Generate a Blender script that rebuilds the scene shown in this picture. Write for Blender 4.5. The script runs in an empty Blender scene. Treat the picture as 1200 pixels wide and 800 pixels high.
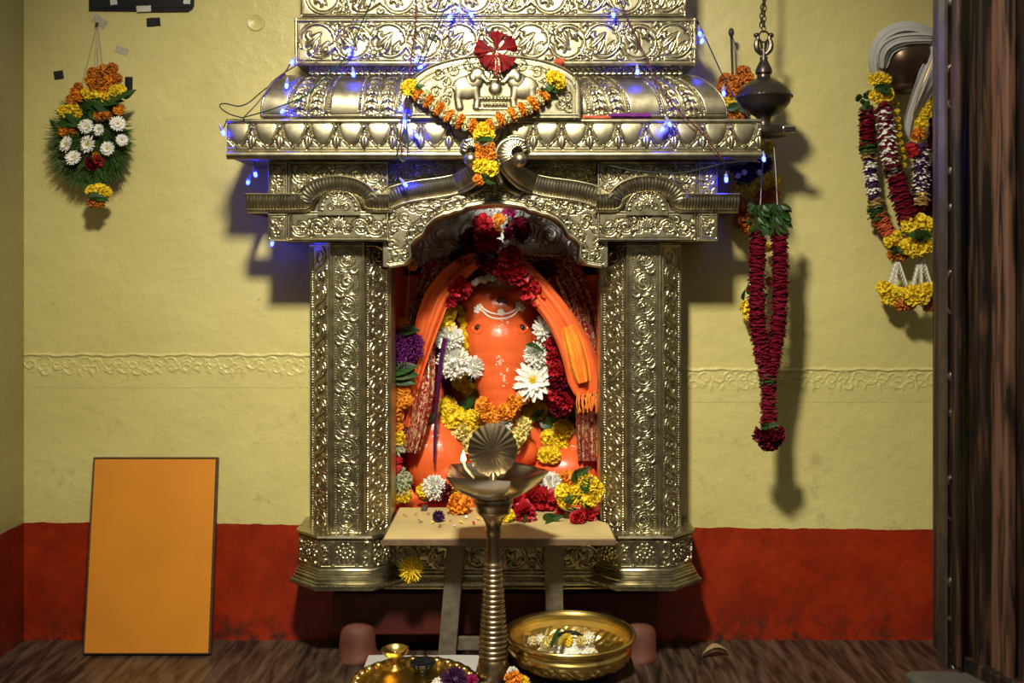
import bpy, math, random
import numpy as np
from mathutils import Vector, Matrix, Euler, Quaternion
from mathutils.bvhtree import BVHTree

random.seed(7)
rng = np.random.default_rng(11)
PI = math.pi
C = bpy.context.scene.collection
F, D, EYE, HOR = 1190.0, 2.975, 1.147, 320.0      # focal length in px, camera distance, eye height, horizon row
WALL = 0.20                                       # depth of the back wall

def S(Y): return (D + Y) / F
def P(px, py, Y=0.0):
    s = S(Y)
    return Vector(((px - 600) * s, Y, EYE + (HOR - py) * s))

# ------------------------------------------------------------------ materials
def mat(name, col, rough=0.5, metal=0.0, var=0.0, vscale=20.0, bump=0.0, bscale=60.0, col2=None, emit=None, estr=0.0,
        coat=0.0, sss=0.0, bdist=0.002, spec=0.5, trans=0.0, objrand=0.0, sheen=0.0):
    m = bpy.data.materials.new(name); m.use_nodes = True
    nt = m.node_tree; b = nt.nodes['Principled BSDF']
    b.inputs['Base Color'].default_value = (*col, 1); b.inputs['Roughness'].default_value = rough
    b.inputs['Metallic'].default_value = metal; b.inputs['Specular IOR Level'].default_value = spec
    if coat: b.inputs['Coat Weight'].default_value = coat; b.inputs['Coat Roughness'].default_value = 0.15
    if sss: b.inputs['Subsurface Weight'].default_value = sss; b.inputs['Subsurface Radius'].default_value = (0.006, 0.003, 0.002)
    if trans: b.inputs['Transmission Weight'].default_value = trans
    if emit: b.inputs['Emission Color'].default_value = (*emit, 1); b.inputs['Emission Strength'].default_value = estr
    tc = nt.nodes.new('ShaderNodeTexCoord')
    if var:
        n = nt.nodes.new('ShaderNodeTexNoise'); n.inputs['Scale'].default_value = vscale; n.inputs['Detail'].default_value = 5
        nt.links.new(tc.outputs['Object'], n.inputs['Vector'])
        r = nt.nodes.new('ShaderNodeValToRGB'); r.color_ramp.elements[0].position = .3; r.color_ramp.elements[1].position = .7
        c2 = col2 or tuple(x * (1 - var) for x in col)
        r.color_ramp.elements[0].color = (*c2, 1); r.color_ramp.elements[1].color = (*col, 1)
        nt.links.new(n.outputs['Fac'], r.inputs['Fac']); nt.links.new(r.outputs['Color'], b.inputs['Base Color'])
    if bump:
        n = nt.nodes.new('ShaderNodeTexNoise'); n.inputs['Scale'].default_value = bscale; n.inputs['Detail'].default_value = 4
        nt.links.new(tc.outputs['Object'], n.inputs['Vector'])
        bp = nt.nodes.new('ShaderNodeBump'); bp.inputs['Strength'].default_value = bump; bp.inputs['Distance'].default_value = bdist
        nt.links.new(n.outputs['Fac'], bp.inputs['Height']); nt.links.new(bp.outputs['Normal'], b.inputs['Normal'])
    return m

# ------------------------------------------------------------------ mesh builder
class MB:
    def __init__(s): s.v = []; s.f = []; s.m = []; s.n = 0
    def add(s, verts, faces, mi=0):
        verts = [tuple(float(c) for c in v) for v in verts]
        s.v += verts; s.f += [tuple(i + s.n for i in f) for f in faces]; s.m += [mi] * len(faces); s.n += len(verts)
        return s
    def grid(s, A, mask=None, mi=0, wrap_u=False):
        ny, nx = A.shape[:2]
        idx = np.arange(ny * nx).reshape(ny, nx)
        if wrap_u: idx = np.concatenate([idx, idx[:, :1]], axis=1)
        q = np.stack([idx[:-1, :-1], idx[1:, :-1], idx[1:, 1:], idx[:-1, 1:]], -1)
        if mask is not None:
            k = mask[:-1, :-1] & mask[1:, :-1] & mask[1:, 1:] & mask[:-1, 1:]
            q = q[k]
            used = np.unique(q); rm = np.zeros(ny * nx, int); rm[used] = np.arange(len(used))
            V = A.reshape(-1, 3)[used]; q = rm[q]
        else:
            V = A.reshape(-1, 3); q = q.reshape(-1, 4)
        s.v += V.tolist(); s.f += (q + s.n).tolist(); s.m += [mi] * len(q); s.n += len(V)
        return s
    def box(s, x0, x1, y0, y1, z0, z1, mi=0):
        v = [(x0,y0,z0),(x1,y0,z0),(x1,y1,z0),(x0,y1,z0),(x0,y0,z1),(x1,y0,z1),(x1,y1,z1),(x0,y1,z1)]
        return s.add(v, [(3,2,1,0),(4,5,6,7),(0,1,5,4),(1,2,6,5),(2,3,7,6),(3,0,4,7)], mi)
    def pbox(s, px0, px1, py0, py1, Y0, Y1, mi=0):
        a = P(px0, py1, Y0); b = P(px1, py0, Y0)
        return s.box(a.x, b.x, Y0, Y1, a.z, b.z, mi)
    def prism(s, pts, y0, y1, mi=0):
        n = len(pts)
        v = [(x, y0, z) for x, z in pts] + [(x, y1, z) for x, z in pts]
        f = [tuple(range(n)), tuple(range(2*n-1, n-1, -1))] + [(i, i+n, (i+1) % n + n, (i+1) % n) for i in range(n)]
        return s.add(v, f, mi)
    def tube(s, pts, r, seg=8, mi=0, cap=True, closed=False):
        pts = [Vector(p) for p in pts]; n = len(pts)
        rr = list(r) if hasattr(r, '__len__') else [r] * n
        t0 = (pts[1] - pts[0]).normalized()
        up = Vector((0, 0, 1)) if abs(t0.z) < .9 else Vector((0, 1, 0))
        nv = (up - t0 * up.dot(t0)).normalized()
        A = np.zeros((n, seg, 3))
        for i in range(n):
            t = (pts[min(i+1, n-1)] - pts[max(i-1, 0)])
            if closed: t = pts[(i+1) % n] - pts[i-1]
            t = t.normalized() if t.length > 1e-9 else t0
            nv = nv - t * nv.dot(t)
            nv = nv.normalized() if nv.length > 1e-6 else t.orthogonal().normalized()
            b = t.cross(nv)
            for k in range(seg):
                a = 2 * PI * k / seg
                A[i, k] = pts[i] + (nv * math.cos(a) + b * math.sin(a)) * rr[i]
        if closed: A = np.concatenate([A, A[:1]], 0)
        base = s.n
        s.grid(A, mi=mi, wrap_u=True)
        if cap and not closed:
            s.f.append(tuple(base + k for k in range(seg))); s.m.append(mi)
            s.f.append(tuple(base + (n-1)*seg + k for k in reversed(range(seg)))); s.m.append(mi)
        return s
    def lathe(s, prof, o=(0, 0, 0), seg=40, mi=0, rfn=None):
        A = np.zeros((len(prof), seg, 3))
        for i, (r, z) in enumerate(prof):
            for k in range(seg):
                a = 2 * PI * k / seg
                q = r * (rfn(a, i) if rfn else 1)
                A[i, k] = (o[0] + q * math.cos(a), o[1] + q * math.sin(a), o[2] + z)
        return s.grid(A, mi=mi, wrap_u=True)
    def ell(s, c, r, seg=20, ring=12, mi=0, rot=None):
        A = np.zeros((ring + 1, seg, 3))
        for i in range(ring + 1):
            th = PI * i / ring
            for k in range(seg):
                a = 2 * PI * k / seg
                p = Vector((r[0]*math.sin(th)*math.cos(a), r[1]*math.sin(th)*math.sin(a), r[2]*math.cos(th)))
                if rot is not None: p = rot @ p
                A[i, k] = p + Vector(c)
        return s.grid(A, mi=mi, wrap_u=True)

WL = {}
def mesh_of(name, mb, mats, smooth=True, sharp=40, off=(0, 0, 0)):
    me = bpy.data.meshes.new(name)
    v = np.array(mb.v, dtype=float) - np.array(off, dtype=float)
    me.from_pydata(v.tolist(), [], mb.f)
    if not isinstance(mats, (list, tuple)): mats = [mats]
    for m in mats: me.materials.append(m)
    if len(mats) > 1: me.polygons.foreach_set('material_index', mb.m)
    if smooth:
        me.polygons.foreach_set('use_smooth', [True] * len(me.polygons))
        if sharp < 180: me.set_sharp_from_angle(angle=math.radians(sharp))
    me.validate(); me.update()
    return me
def obj(name, mb, mats, parent=None, smooth=True, sharp=40):
    if parent is None:
        a = np.array(mb.v); off = ((a[:,0].min()+a[:,0].max())/2, (a[:,1].min()+a[:,1].max())/2, a[:,2].min())
        loc = off
    else:
        off = WL[parent.name]; loc = (0, 0, 0)
    o = bpy.data.objects.new(name, mesh_of(name, mb, mats, smooth, sharp, off)); C.objects.link(o)
    o.location = loc
    if parent is not None: o.parent = parent; WL[o.name] = Vector(off)
    else: WL[o.name] = Vector(loc)
    return o
def tag(o, label, cat, group=None):
    o['label'] = label; o['category'] = cat
    if group: o['group'] = group
    return o
def struct(o): o['kind'] = 'structure'; return o
def thing(name, label, cat, loc=(0, 0, 0), group=None):
    o = bpy.data.objects.new(name, None); C.objects.link(o); o.location = loc; o.empty_display_size = .03
    WL[o.name] = Vector(loc)
    return tag(o, label, cat, group)
def inst(me, name, parent=None, loc=(0, 0, 0), rot=None, scale=1.0):
    o = bpy.data.objects.new(name, me); C.objects.link(o)
    l = Vector(loc)
    if parent is not None: o.parent = parent; l = l - WL[parent.name]
    o.location = l
    if rot is not None:
        o.rotation_mode = 'QUATERNION'; o.rotation_quaternion = rot
    o.scale = (scale,) * 3 if not hasattr(scale, '__len__') else scale
    WL[o.name] = Vector(loc)
    return o
def face(dx=0.0, dz=0.0, spin=0.0):
    """rotation turning +Z towards the viewer's side (-Y), leaning by dx (right) and dz (up)"""
    d = Vector((dx, -1, dz)).normalized()
    return d.to_track_quat('Z', 'Y') @ Quaternion((0, 0, 1), spin)
def bevel(o, w=.003, seg=2):
    m = o.modifiers.new('Bevel', 'BEVEL'); m.width = w; m.segments = seg; m.limit_method = 'ANGLE'; m.angle_limit = math.radians(50)
    return o

def chaikin(p, it=2, closed=False):
    p = np.array(p, float)
    for _ in range(it):
        q = []
        for a, b in zip(p[:-1], p[1:]): q += [a*.75+b*.25, a*.25+b*.75]
        p = np.array([p[0]] + q + [p[-1]])
    return p
def cove(mb, path, hw, Y, out=.034, pitch=3.6, rib=.0016, yoff=None, taper=None):
    """ribbed cavetto moulding swept along a px path; its overhanging lip is on the left of the direction of travel seen with v down"""
    pts = resample(path, .8); n = len(pts); g = np.gradient(pts, axis=0); nn = np.stack([g[:, 1], -g[:, 0]], 1); nn /= np.linalg.norm(nn, axis=1)[:, None]
    d = np.r_[0, np.cumsum(np.linalg.norm(np.diff(pts, axis=0), axis=1))]
    prof = [(1.0, 0.0), (1.06, .5), (1.06, 1.0), (.94, 1.06), (.84, 1.0)]
    for a in np.linspace(0, PI/2, 9): prof.append((.80-1.45*math.sin(a), .94-.62*(1-math.cos(a))))
    prof += [(-.70, .44), (-.78, .50), (-.88, .44), (-.96, .28), (-1.0, 0.0)]
    tp = np.ones(n) if taper is None else np.interp(np.linspace(0, 1, n), *taper)
    A = np.zeros((len(prof), n, 3)); k = S(Y)
    for j, (t, o) in enumerate(prof):
        r = rib*np.abs(np.sin(PI*d/pitch)) if 4 < j < len(prof)-5 else 0
        q = pts+nn*(t*hw*tp)[:, None]
        A[j, :, 0] = (q[:, 0]-600)*k; A[j, :, 1] = Y-o*out*tp-r; A[j, :, 2] = EYE+(HOR-q[:, 1])*k
    if yoff is not None: A[:, :, 1] += np.interp(np.linspace(0, 1, n), *yoff)[None, :]
    mb.grid(A[::-1]); return A
def resample(p, step):
    p = np.array(p, float); d = np.r_[0, np.cumsum(np.linalg.norm(np.diff(p, axis=0), axis=1))]
    n = max(2, int(d[-1] / step) + 1); t = np.linspace(0, d[-1], n)
    return np.stack([np.interp(t, d, p[:, k]) for k in range(p.shape[1])], 1)

# ------------------------------------------------------------------ embossed sheet: a height field in px units
class HF:
    def __init__(s, u0, u1, v0, v1, c=.75):
        s.u0, s.u1, s.v0, s.v1 = u0, u1, v0, v1
        s.nu = int((u1-u0)/c)+2; s.nv = int((v1-v0)/c)+2
        s.U, s.V = np.meshgrid(np.linspace(u0, u1, s.nu), np.linspace(v0, v1, s.nv)); s.h = np.zeros_like(s.U)
        s.cu = (u1-u0)/(s.nu-1); s.cv = (v1-v0)/(s.nv-1)
    def win(s, x0, x1, y0, y1):
        i0 = max(0, int((x0-s.u0)/s.cu)); i1 = min(s.nu, int((x1-s.u0)/s.cu)+2)
        j0 = max(0, int((y0-s.v0)/s.cv)); j1 = min(s.nv, int((y1-s.v0)/s.cv)+2)
        return (slice(j0, max(j0, j1)), slice(i0, max(i0, i1)))
    def put(s, sl, hh):
        s.h[sl] = np.maximum(s.h[sl], hh)
    def stroke(s, pts, r, h):
        pts = np.asarray(pts, float); n = len(pts); r = np.broadcast_to(np.asarray(r, float), (n,)); rm = r.max()
        for i in range(n-1):
            a, b = pts[i], pts[i+1]; m = max(r[i], r[i+1])
            sl = s.win(min(a[0], b[0])-m, max(a[0], b[0])+m, min(a[1], b[1])-m, max(a[1], b[1])+m)
            U = s.U[sl]-a[0]; V = s.V[sl]-a[1]
            if U.size == 0: continue
            d = b-a; L2 = max(1e-9, d@d); t = np.clip((U*d[0]+V*d[1])/L2, 0, 1)
            d2 = (U-t*d[0])**2+(V-t*d[1])**2; rr = np.maximum(1e-3, r[i]+(r[i+1]-r[i])*t)
            s.put(sl, h*np.sqrt(rr/rm)*np.sqrt(np.clip(1-d2/rr**2, 0, 1)))
    def blob(s, x, y, r, h, ry=None):
        ry = ry or r; sl = s.win(x-r, x+r, y-ry, y+ry)
        s.put(sl, h*np.sqrt(np.clip(1-((s.U[sl]-x)/r)**2-((s.V[sl]-y)/ry)**2, 0, 1)))
    def ring(s, x, y, R, r, h, a0=0, a1=2*PI):
        t = np.linspace(a0, a1, max(12, int(R*(a1-a0)/1.5)))
        s.stroke(np.stack([x+R*np.cos(t), y+R*np.sin(t)], 1), r, h)
    def leaf(s, x, y, ang, L, W, h):
        sl = s.win(x-L, x+L, y-L, y+L); U = s.U[sl]-x; V = s.V[sl]-y
        a = (U*math.cos(ang)+V*math.sin(ang))/L; b = -U*math.sin(ang)+V*math.cos(ang)
        ac = np.clip(a, 0, 1); w = np.maximum(1e-3, W*np.sin(PI*ac**.7))
        k = (a > 0) & (a < 1)
        hh = h*np.sqrt(np.clip(1-(b/w)**2, 0, 1))*(1-.45*np.exp(-(b/(.16*W))**2))*np.sin(PI*np.clip(ac*.85+.12, 0, 1))**.5
        s.put(sl, np.where(k, hh, 0))
    def rosette(s, x, y, r, n=6, h=2.0, a0=0.0):
        for k in range(n):
            a = a0+2*PI*k/n; s.leaf(x+.2*r*math.cos(a), y+.2*r*math.sin(a), a, r*.85, r*.30, h*.8); s.blob(x+.8*r*math.cos(a), y+.8*r*math.sin(a), r*.20, h*.6)
        s.blob(x, y, r*.28, h); s.ring(x, y, r*.34, max(.5, r*.07), h*.8)
    def hline(s, v, r, h): s.put(np.s_[:, :], h*np.sqrt(np.clip(1-((s.V-v)/r)**2, 0, 1)))
    def vline(s, u, r, h): s.put(np.s_[:, :], h*np.sqrt(np.clip(1-((s.U-u)/r)**2, 0, 1)))
    def beads_h(s, v, p, r, h):
        for u in np.arange(s.u0+p/2, s.u1, p): s.blob(u, v, r, h)
    def beads_v(s, u, p, r, h):
        for v in np.arange(s.v0+p/2, s.v1, p): s.blob(u, v, r, h)
    def spiral(s, x, y, R, a0, turns, sg, r0, r1, h, rend=.12):
        t = np.linspace(0, 1, max(16, int(R*turns*2.4))); th = a0+sg*2*PI*turns*t; r = R*((1-t)**.9*(1-rend)+rend)
        s.stroke(np.stack([x+r*np.cos(th), y+r*np.sin(th)], 1), r0+(r1-r0)*t, h)
    def comma(s, x, y, R, a0, sg, fat, h, turns=.6):
        t = np.linspace(0, 1, 14); th = a0+sg*2*PI*turns*t; r = R*(1-.75*t)
        s.stroke(np.stack([x+r*np.cos(th), y+r*np.sin(th)], 1), .25+fat*np.sin(PI*np.clip(t*.8+.12, 0, 1)), h)
    def dots(s, n, x0, x1, y0, y1, r, h, gen):
        for _ in range(n): s.blob(gen.uniform(x0, x1), gen.uniform(y0, y1), r, h)
    def rinceau(s, u0, u1, v0, v1, n, h=2.2, flip=0, flower=True):
        """running scroll: C-scrolls with fat curling leaves, rosettes in the spandrels"""
        w = (u1-u0)/n; vc = (v0+v1)/2; hh = (v1-v0)/2; R = min(w*.54, hh*.98)
        for k in range(n):
            x = u0+(k+.5)*w; sg = 1 if (k+flip) % 2 else -1; e = x+w/2
            T = lambda a: PI+sg*2*PI*a
            if R > 13:
                t = np.linspace(-.06, .80, 46); rr = R*.95*(1-.18*np.clip((t-.5)/.3, 0, 1))
                s.stroke(np.stack([x+rr*np.cos(PI+sg*2*PI*t), vc+rr*np.sin(PI+sg*2*PI*t)], 1), 1.3+.9*np.clip(t, 0, 1), h*.85)
                s.blob(x+R*.68*math.cos(T(.83)), vc+R*.68*math.sin(T(.83)), R*.21, h*1.05)
                L = lambda dx, dy, an, ln, wd, q=1.0: s.leaf(x+dx*R, vc+sg*dy*R, sg*an, ln*R, wd*R, h*q)
                L(-.62, .30, -.75, 1.15, .22, 1.1); L(-.25, .62, -1.15, .95, .19); L(.20, .66, -1.0, .80, .17)
                s.comma(x-R*.35, vc-sg*R*.38, R*.30, PI*.2, sg, R*.13, h, .6); s.comma(x+R*.52, vc+sg*R*.30, R*.24, PI*.8, -sg, R*.11, h*.9, .6)
                q = -sg
                s.rosette(e, vc+q*hh*.60, R*.36, 6, h, k)
                for d in (-1, 1): s.leaf(e, vc-q*hh*.10, -q*PI/2+d*.6, R*.66, R*.17, h*.9); s.blob(e+d*w*.17, vc+q*hh*.86, R*.09, h*.7)
                s.comma(e, vc-q*hh*.78, R*.2, 0, sg, R*.1, h*.8, .6)
            else:
                s.spiral(x, vc, R, PI, 1.0, sg, .10*R+.4, .07*R+.35, h*.8, .42)
                if flower and k % 2 == 0: s.rosette(x, vc, R*.52, 6, h)
                else: s.comma(x+R*.08, vc, R*.52, T(.05), sg, R*.27, h, .6)
                q = -sg; s.comma(e, vc+q*hh*.55, R*.48, PI*.5*q, sg, R*.24, h*.9, .5); s.leaf(e, vc-q*hh*.05, -q*PI/2, R*.9, R*.24, h*.9)
    def bloom(s, x, y, R, h):
        """big many-petalled boss of rounded petals"""
        for n, rad, pr, hh in ((10, .78, .25, .55), (8, .47, .22, .8)):
            for k in range(n):
                a = 2*PI*(k+.5*(n == 8))/n; s.blob(x+rad*R*math.cos(a), y+rad*R*math.sin(a), pr*R, h*hh)
        s.blob(x, y, R*.24, h)
    def palmette(s, x, y, r, h):
        """upright leaf-and-flower motif"""
        for a in (-1.25, -.8, -.4, 0, .4, .8, 1.25): s.leaf(x, y+r*.3, a-PI/2, r*(1.05-.25*abs(a)), r*.19, h)
        s.rosette(x, y+r*.25, r*.34, 6, h*1.1)
        for q in (-1, 1): s.spiral(x+q*r*.62, y+r*.45, r*.34, -PI/2, 1.0, q, 1.0, .6, h*.8, .3)
    def groove(s, depth=.75, lim=.35):
        """chased outline: the sheet is driven back along the edge of every motif"""
        m = s.h > lim; d = m.copy()
        for a, b in ((1, 0), (-1, 0), (0, 1), (0, -1), (1, 1), (-1, -1), (1, -1), (-1, 1)): d |= np.roll(np.roll(m, a, 0), b, 1)
        s.h = np.where(d & ~m, -depth, s.h)
    def sheet(s, mb, Y, mask=None, gain=1.0, mi=0):
        k = S(Y)
        A = np.stack([(s.U-600)*k, Y-s.h*k*gain, EYE+(HOR-s.V)*k], -1)
        mb.grid(A, mask, mi); return mb
    def facet(s, mb, o, eu, ev, n, gain=1.0):
        o, eu, ev, n = (np.array(q, float) for q in (o, eu, ev, n))
        A = o+s.U[..., None]*eu+s.V[..., None]*ev+(s.h*gain)[..., None]*n
        mb.grid(A); return mb
# ------------------------------------------------------------------ materials of the place
M = {}
M['silver'] = mat('embossed_silver', (.56, .515, .345), .35, 1.0, var=.5, vscale=34, bump=.25, bscale=420, bdist=.0006)
M['silver_dark'] = mat('aged_silver', (.70, .67, .66), .44, 1.0, var=.3, vscale=12, bump=.2, bscale=300, bdist=.0006)
M['idol'] = mat('vermilion_paint', (.80, .150, .036), .32, 0, var=.25, vscale=14, bump=.35, bscale=26, bdist=.004, col2=(.68, .10, .024), coat=.25)
M['niche'] = mat('orange_niche_paint', (.66, .10, .02), .45, 0, var=.3, vscale=8, bump=.3, bscale=30)
M['white_paste'] = mat('white_paste', (.9, .86, .78), .6)
M['black'] = mat('black_glossy', (.012, .011, .011), .35)
M['stole'] = mat('orange_cloth', (.80, .135, .024), .75, bump=.2, bscale=900, bdist=.0004, var=.12, vscale=30, sheen=.3)
M['stole_yellow'] = mat('yellow_orange_cloth', (.85, .36, .025), .7, var=.6, vscale=16, col2=(.82, .16, .022))
M['marigold'] = mat('marigold_orange', (.88, .33, .012), .7, var=.35, vscale=60, sss=.15)
M['marigold_deep'] = mat('marigold_deep_orange', (.62, .20, .012), .7, var=.4, vscale=60)
M['yellow'] = mat('marigold_yellow', (.92, .70, .02), .7, var=.25, vscale=60, sss=.15)
M['lemon'] = mat('pale_lemon_petals', (.80, .70, .25), .7, var=.2, vscale=60)
M['cream'] = mat('cream_petals', (.80, .72, .40), .7, var=.2, vscale=60)
M['white'] = mat('white_petals', (.88, .88, .82), .6, sss=.2, var=.06, vscale=40)
M['rose'] = mat('dark_red_petals', (.17, .006, .020), .30, var=.5, vscale=80)
M['red'] = mat('crimson_petals', (.52, .010, .022), .5, var=.45, vscale=50)
M['hibiscus'] = mat('hibiscus_red', (.22, .003, .006), .7, var=.5, vscale=40, spec=.25)
M['coral'] = mat('coral_petals', (.60, .10, .03), .6, var=.4, vscale=60)
M['purple'] = mat('purple_petals', (.16, .010, .17), .6, var=.5, vscale=70)
M['violet'] = mat('dark_violet_petals', (.055, .008, .075), .6, var=.5, vscale=70)
M['magenta'] = mat('magenta_petals', (.50, .02, .16), .6, var=.4, vscale=60)
M['leaf'] = mat('green_leaf', (.03, .085, .014), .45, var=.5, vscale=40)
M['grass'] = mat('grass_blade', (.055, .13, .016), .55, var=.45, vscale=30)
M['sage'] = mat('pale_green_bud', (.42, .46, .28), .7, var=.3, vscale=50)
M['thread'] = mat('cotton_thread', (.55, .50, .38), .8)
M['violet_silk'] = mat('dark_violet_silk', (.10, .012, .11), .4, var=.4, vscale=60)
M['brass'] = mat('brass', (.84, .61, .19), .27, 1.0, var=.3, vscale=14, bump=.15, bscale=120, bdist=.0006)
M['brass_dull'] = mat('aged_brass', (.46, .36, .22), .28, 1.0, var=.35, vscale=20, bump=.15, bscale=150, bdist=.0005)
M['bronze'] = mat('dark_bronze', (.085, .070, .052), .34, .75, var=.3, vscale=20, bump=.2, bscale=120)
M['vessel'] = mat('brown_bronze', (.10, .062, .035), .32, .7, var=.3, vscale=14, bump=.2, bscale=40)
M['steel'] = mat('polished_tin', (.70, .66, .56), .2, 1.0)
M['cloth_white'] = mat('white_cotton', (.46, .455, .44), .8, var=.08, vscale=20, bump=.2, bscale=700, bdist=.0004)
M['gold_trim'] = mat('gold_trim', (.62, .42, .14), .45, .6)
M['table_top'] = mat('beige_laminate', (.64, .51, .23), .45, var=.3, vscale=7, bump=.1, bscale=60)
M['table_wood'] = mat('table_wood', (.20, .125, .075), .5, var=.45, vscale=30)
M['leg_wood'] = mat('weathered_leg_wood', (.17, .14, .10), .65, var=.5, vscale=40, bump=.3, bscale=60)
M['board'] = mat('orange_board', (.66, .25, .022), .42, var=.14, vscale=5, bump=.05, bscale=40)
M['board_edge'] = mat('board_edge_wood', (.085, .045, .022), .5, var=.4, vscale=30)
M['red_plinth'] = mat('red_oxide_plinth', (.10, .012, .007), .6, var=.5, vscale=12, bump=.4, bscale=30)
M['foot'] = mat('red_worn_stone', (.15, .045, .026), .7, var=.5, vscale=18, bump=.5, bscale=30)
M['jasmine'] = mat('jasmine_white', (.80, .78, .68), .6)
M['tape'] = mat('black_tape', (.014, .014, .016), .4, var=.3, vscale=50)
M['tape_clear'] = mat('clear_tape', (.50, .47, .36), .18, var=.2, vscale=80, bump=.5, bscale=160)
M['paper'] = mat('off_white_paper', (.62, .60, .52), .7, var=.2, vscale=60)
M['sign'] = mat('black_sign_panel', (.018, .018, .022), .35, var=.5, vscale=18)
M['wire_green'] = mat('green_wire', (.012, .06, .03), .4)
M['wire_red'] = mat('red_brown_wire', (.10, .02, .02), .4)
M['wire_dark'] = mat('dark_wire', (.025, .03, .03), .4)
M['bulb'] = mat('lit_blue_bulb', (.1, .1, .6), .3, emit=(.006, .010, 1.0), estr=95)
M['socket'] = mat('clear_plastic_socket', (.45, .47, .62), .25, trans=.5)
M['flame'] = mat('flame', (1, .6, .2), .5, emit=(1.0, .60, .22), estr=14)
M['iron'] = mat('rusty_iron', (.07, .05, .035), .6, .5, var=.4, vscale=60)
M['black_dish'] = mat('blackened_dish', (.012, .013, .016), .3, .3, bump=.4, bscale=60)
M['stone'] = mat('grey_stone', (.075, .07, .06), .6, var=.4, vscale=16, bump=.5, bscale=30)
M['jamb_dark'] = mat('dark_carved_wood', (.012, .008, .005), .45, var=.5, vscale=25, bump=.3, bscale=50)
M['jamb_brown'] = mat('brown_carved_wood', (.085, .042, .026), .5, var=.5, vscale=22, bump=.3, bscale=50)
M['jamb_grey'] = mat('tarnished_metal_strip', (.17, .155, .135), .38, .85, var=.4, vscale=30)
M['banana'] = mat('banana_peel', (.55, .42, .04), .5, var=.4, vscale=60)
M['dry_leaf'] = mat('dry_leaf', (.30, .19, .085), .7, var=.3, vscale=40)
M['blue_foil'] = mat('blue_foil', (.03, .22, .45), .3)
M['matchbox'] = mat('dark_printed_card', (.07, .04, .05), .5)

def tinsel():
    m = mat('red_gold_tinsel', (.22, .010, .018), .5)
    nt = m.node_tree; b = nt.nodes['Principled BSDF']
    tc = nt.nodes.new('ShaderNodeTexCoord'); n = nt.nodes.new('ShaderNodeTexNoise'); n.inputs['Scale'].default_value = 26; n.inputs['Detail'].default_value = 3
    nt.links.new(tc.outputs['Object'], n.inputs['Vector'])
    vm = nt.nodes.new('ShaderNodeMix'); vm.data_type = 'VECTOR'; vm.inputs[0].default_value = .05
    nt.links.new(tc.outputs['Object'], vm.inputs[4]); nt.links.new(n.outputs['Color'], vm.inputs[5])
    v = nt.nodes.new('ShaderNodeTexVoronoi'); v.feature = 'DISTANCE_TO_EDGE'; v.inputs['Scale'].default_value = 62; nt.links.new(vm.outputs[1], v.inputs['Vector'])
    n2 = nt.nodes.new('ShaderNodeTexNoise'); n2.inputs['Scale'].default_value = 40; nt.links.new(tc.outputs['Object'], n2.inputs['Vector'])
    ad = nt.nodes.new('ShaderNodeMath'); ad.operation = 'MULTIPLY_ADD'; ad.inputs[1].default_value = .32; nt.links.new(n2.outputs['Fac'], ad.inputs[0]); nt.links.new(v.outputs['Distance'], ad.inputs[2])
    r = nt.nodes.new('ShaderNodeValToRGB'); e = r.color_ramp.elements
    e[0].position = .225; e[0].color = (.80, .60, .36, 1); e[1].position = .265; e[1].color = (.32, .014, .024, 1)
    r2 = nt.nodes.new('ShaderNodeValToRGB'); q = r2.color_ramp.elements; q[0].position = .225; q[0].color = (.35, .35, .35, 1); q[1].position = .265; q[1].color = (0, 0, 0, 1)
    nt.links.new(ad.outputs[0], r.inputs['Fac']); nt.links.new(r.outputs['Color'], b.inputs['Base Color'])
    nt.links.new(ad.outputs[0], r2.inputs['Fac']); nt.links.new(r2.outputs['Color'], b.inputs['Metallic'])
    b.inputs['Roughness'].default_value = .35
    return m
M['tinsel'] = tinsel()
M['brass_pale'] = mat('pale_polished_brass', (.66, .60, .48), .22, 1.0, var=.25, vscale=18)
def streaky(name, dark, light, p0=.48, p1=.66):
    m = mat(name, dark, .45); nt = m.node_tree; b = nt.nodes['Principled BSDF']
    tc = nt.nodes.new('ShaderNodeTexCoord'); mp = nt.nodes.new('ShaderNodeMapping'); mp.inputs['Scale'].default_value = (60, 60, 5)
    n = nt.nodes.new('ShaderNodeTexNoise'); n.inputs['Scale'].default_value = 1.0; n.inputs['Detail'].default_value = 6; n.inputs['Distortion'].default_value = .8
    r = nt.nodes.new('ShaderNodeValToRGB'); e = r.color_ramp.elements; e[0].position = p0; e[0].color = (*dark, 1); e[1].position = p1; e[1].color = (*light, 1)
    nt.links.new(tc.outputs['Object'], mp.inputs[0]); nt.links.new(mp.outputs[0], n.inputs['Vector']); nt.links.new(n.outputs['Fac'], r.inputs[0]); nt.links.new(r.outputs[0], b.inputs['Base Color'])
    bp = nt.nodes.new('ShaderNodeBump'); bp.inputs['Strength'].default_value = .6; bp.inputs['Distance'].default_value = .004; nt.links.new(n.outputs['Fac'], bp.inputs['Height']); nt.links.new(bp.outputs[0], b.inputs['Normal'])
    return m
M['jamb_brown'] = streaky('worn_brown_wood', (.010, .007, .005), (.085, .045, .026)); M['jamb_light'] = streaky('worn_reddish_wood', (.012, .008, .006), (.17, .085, .055), .36, .56)

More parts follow.
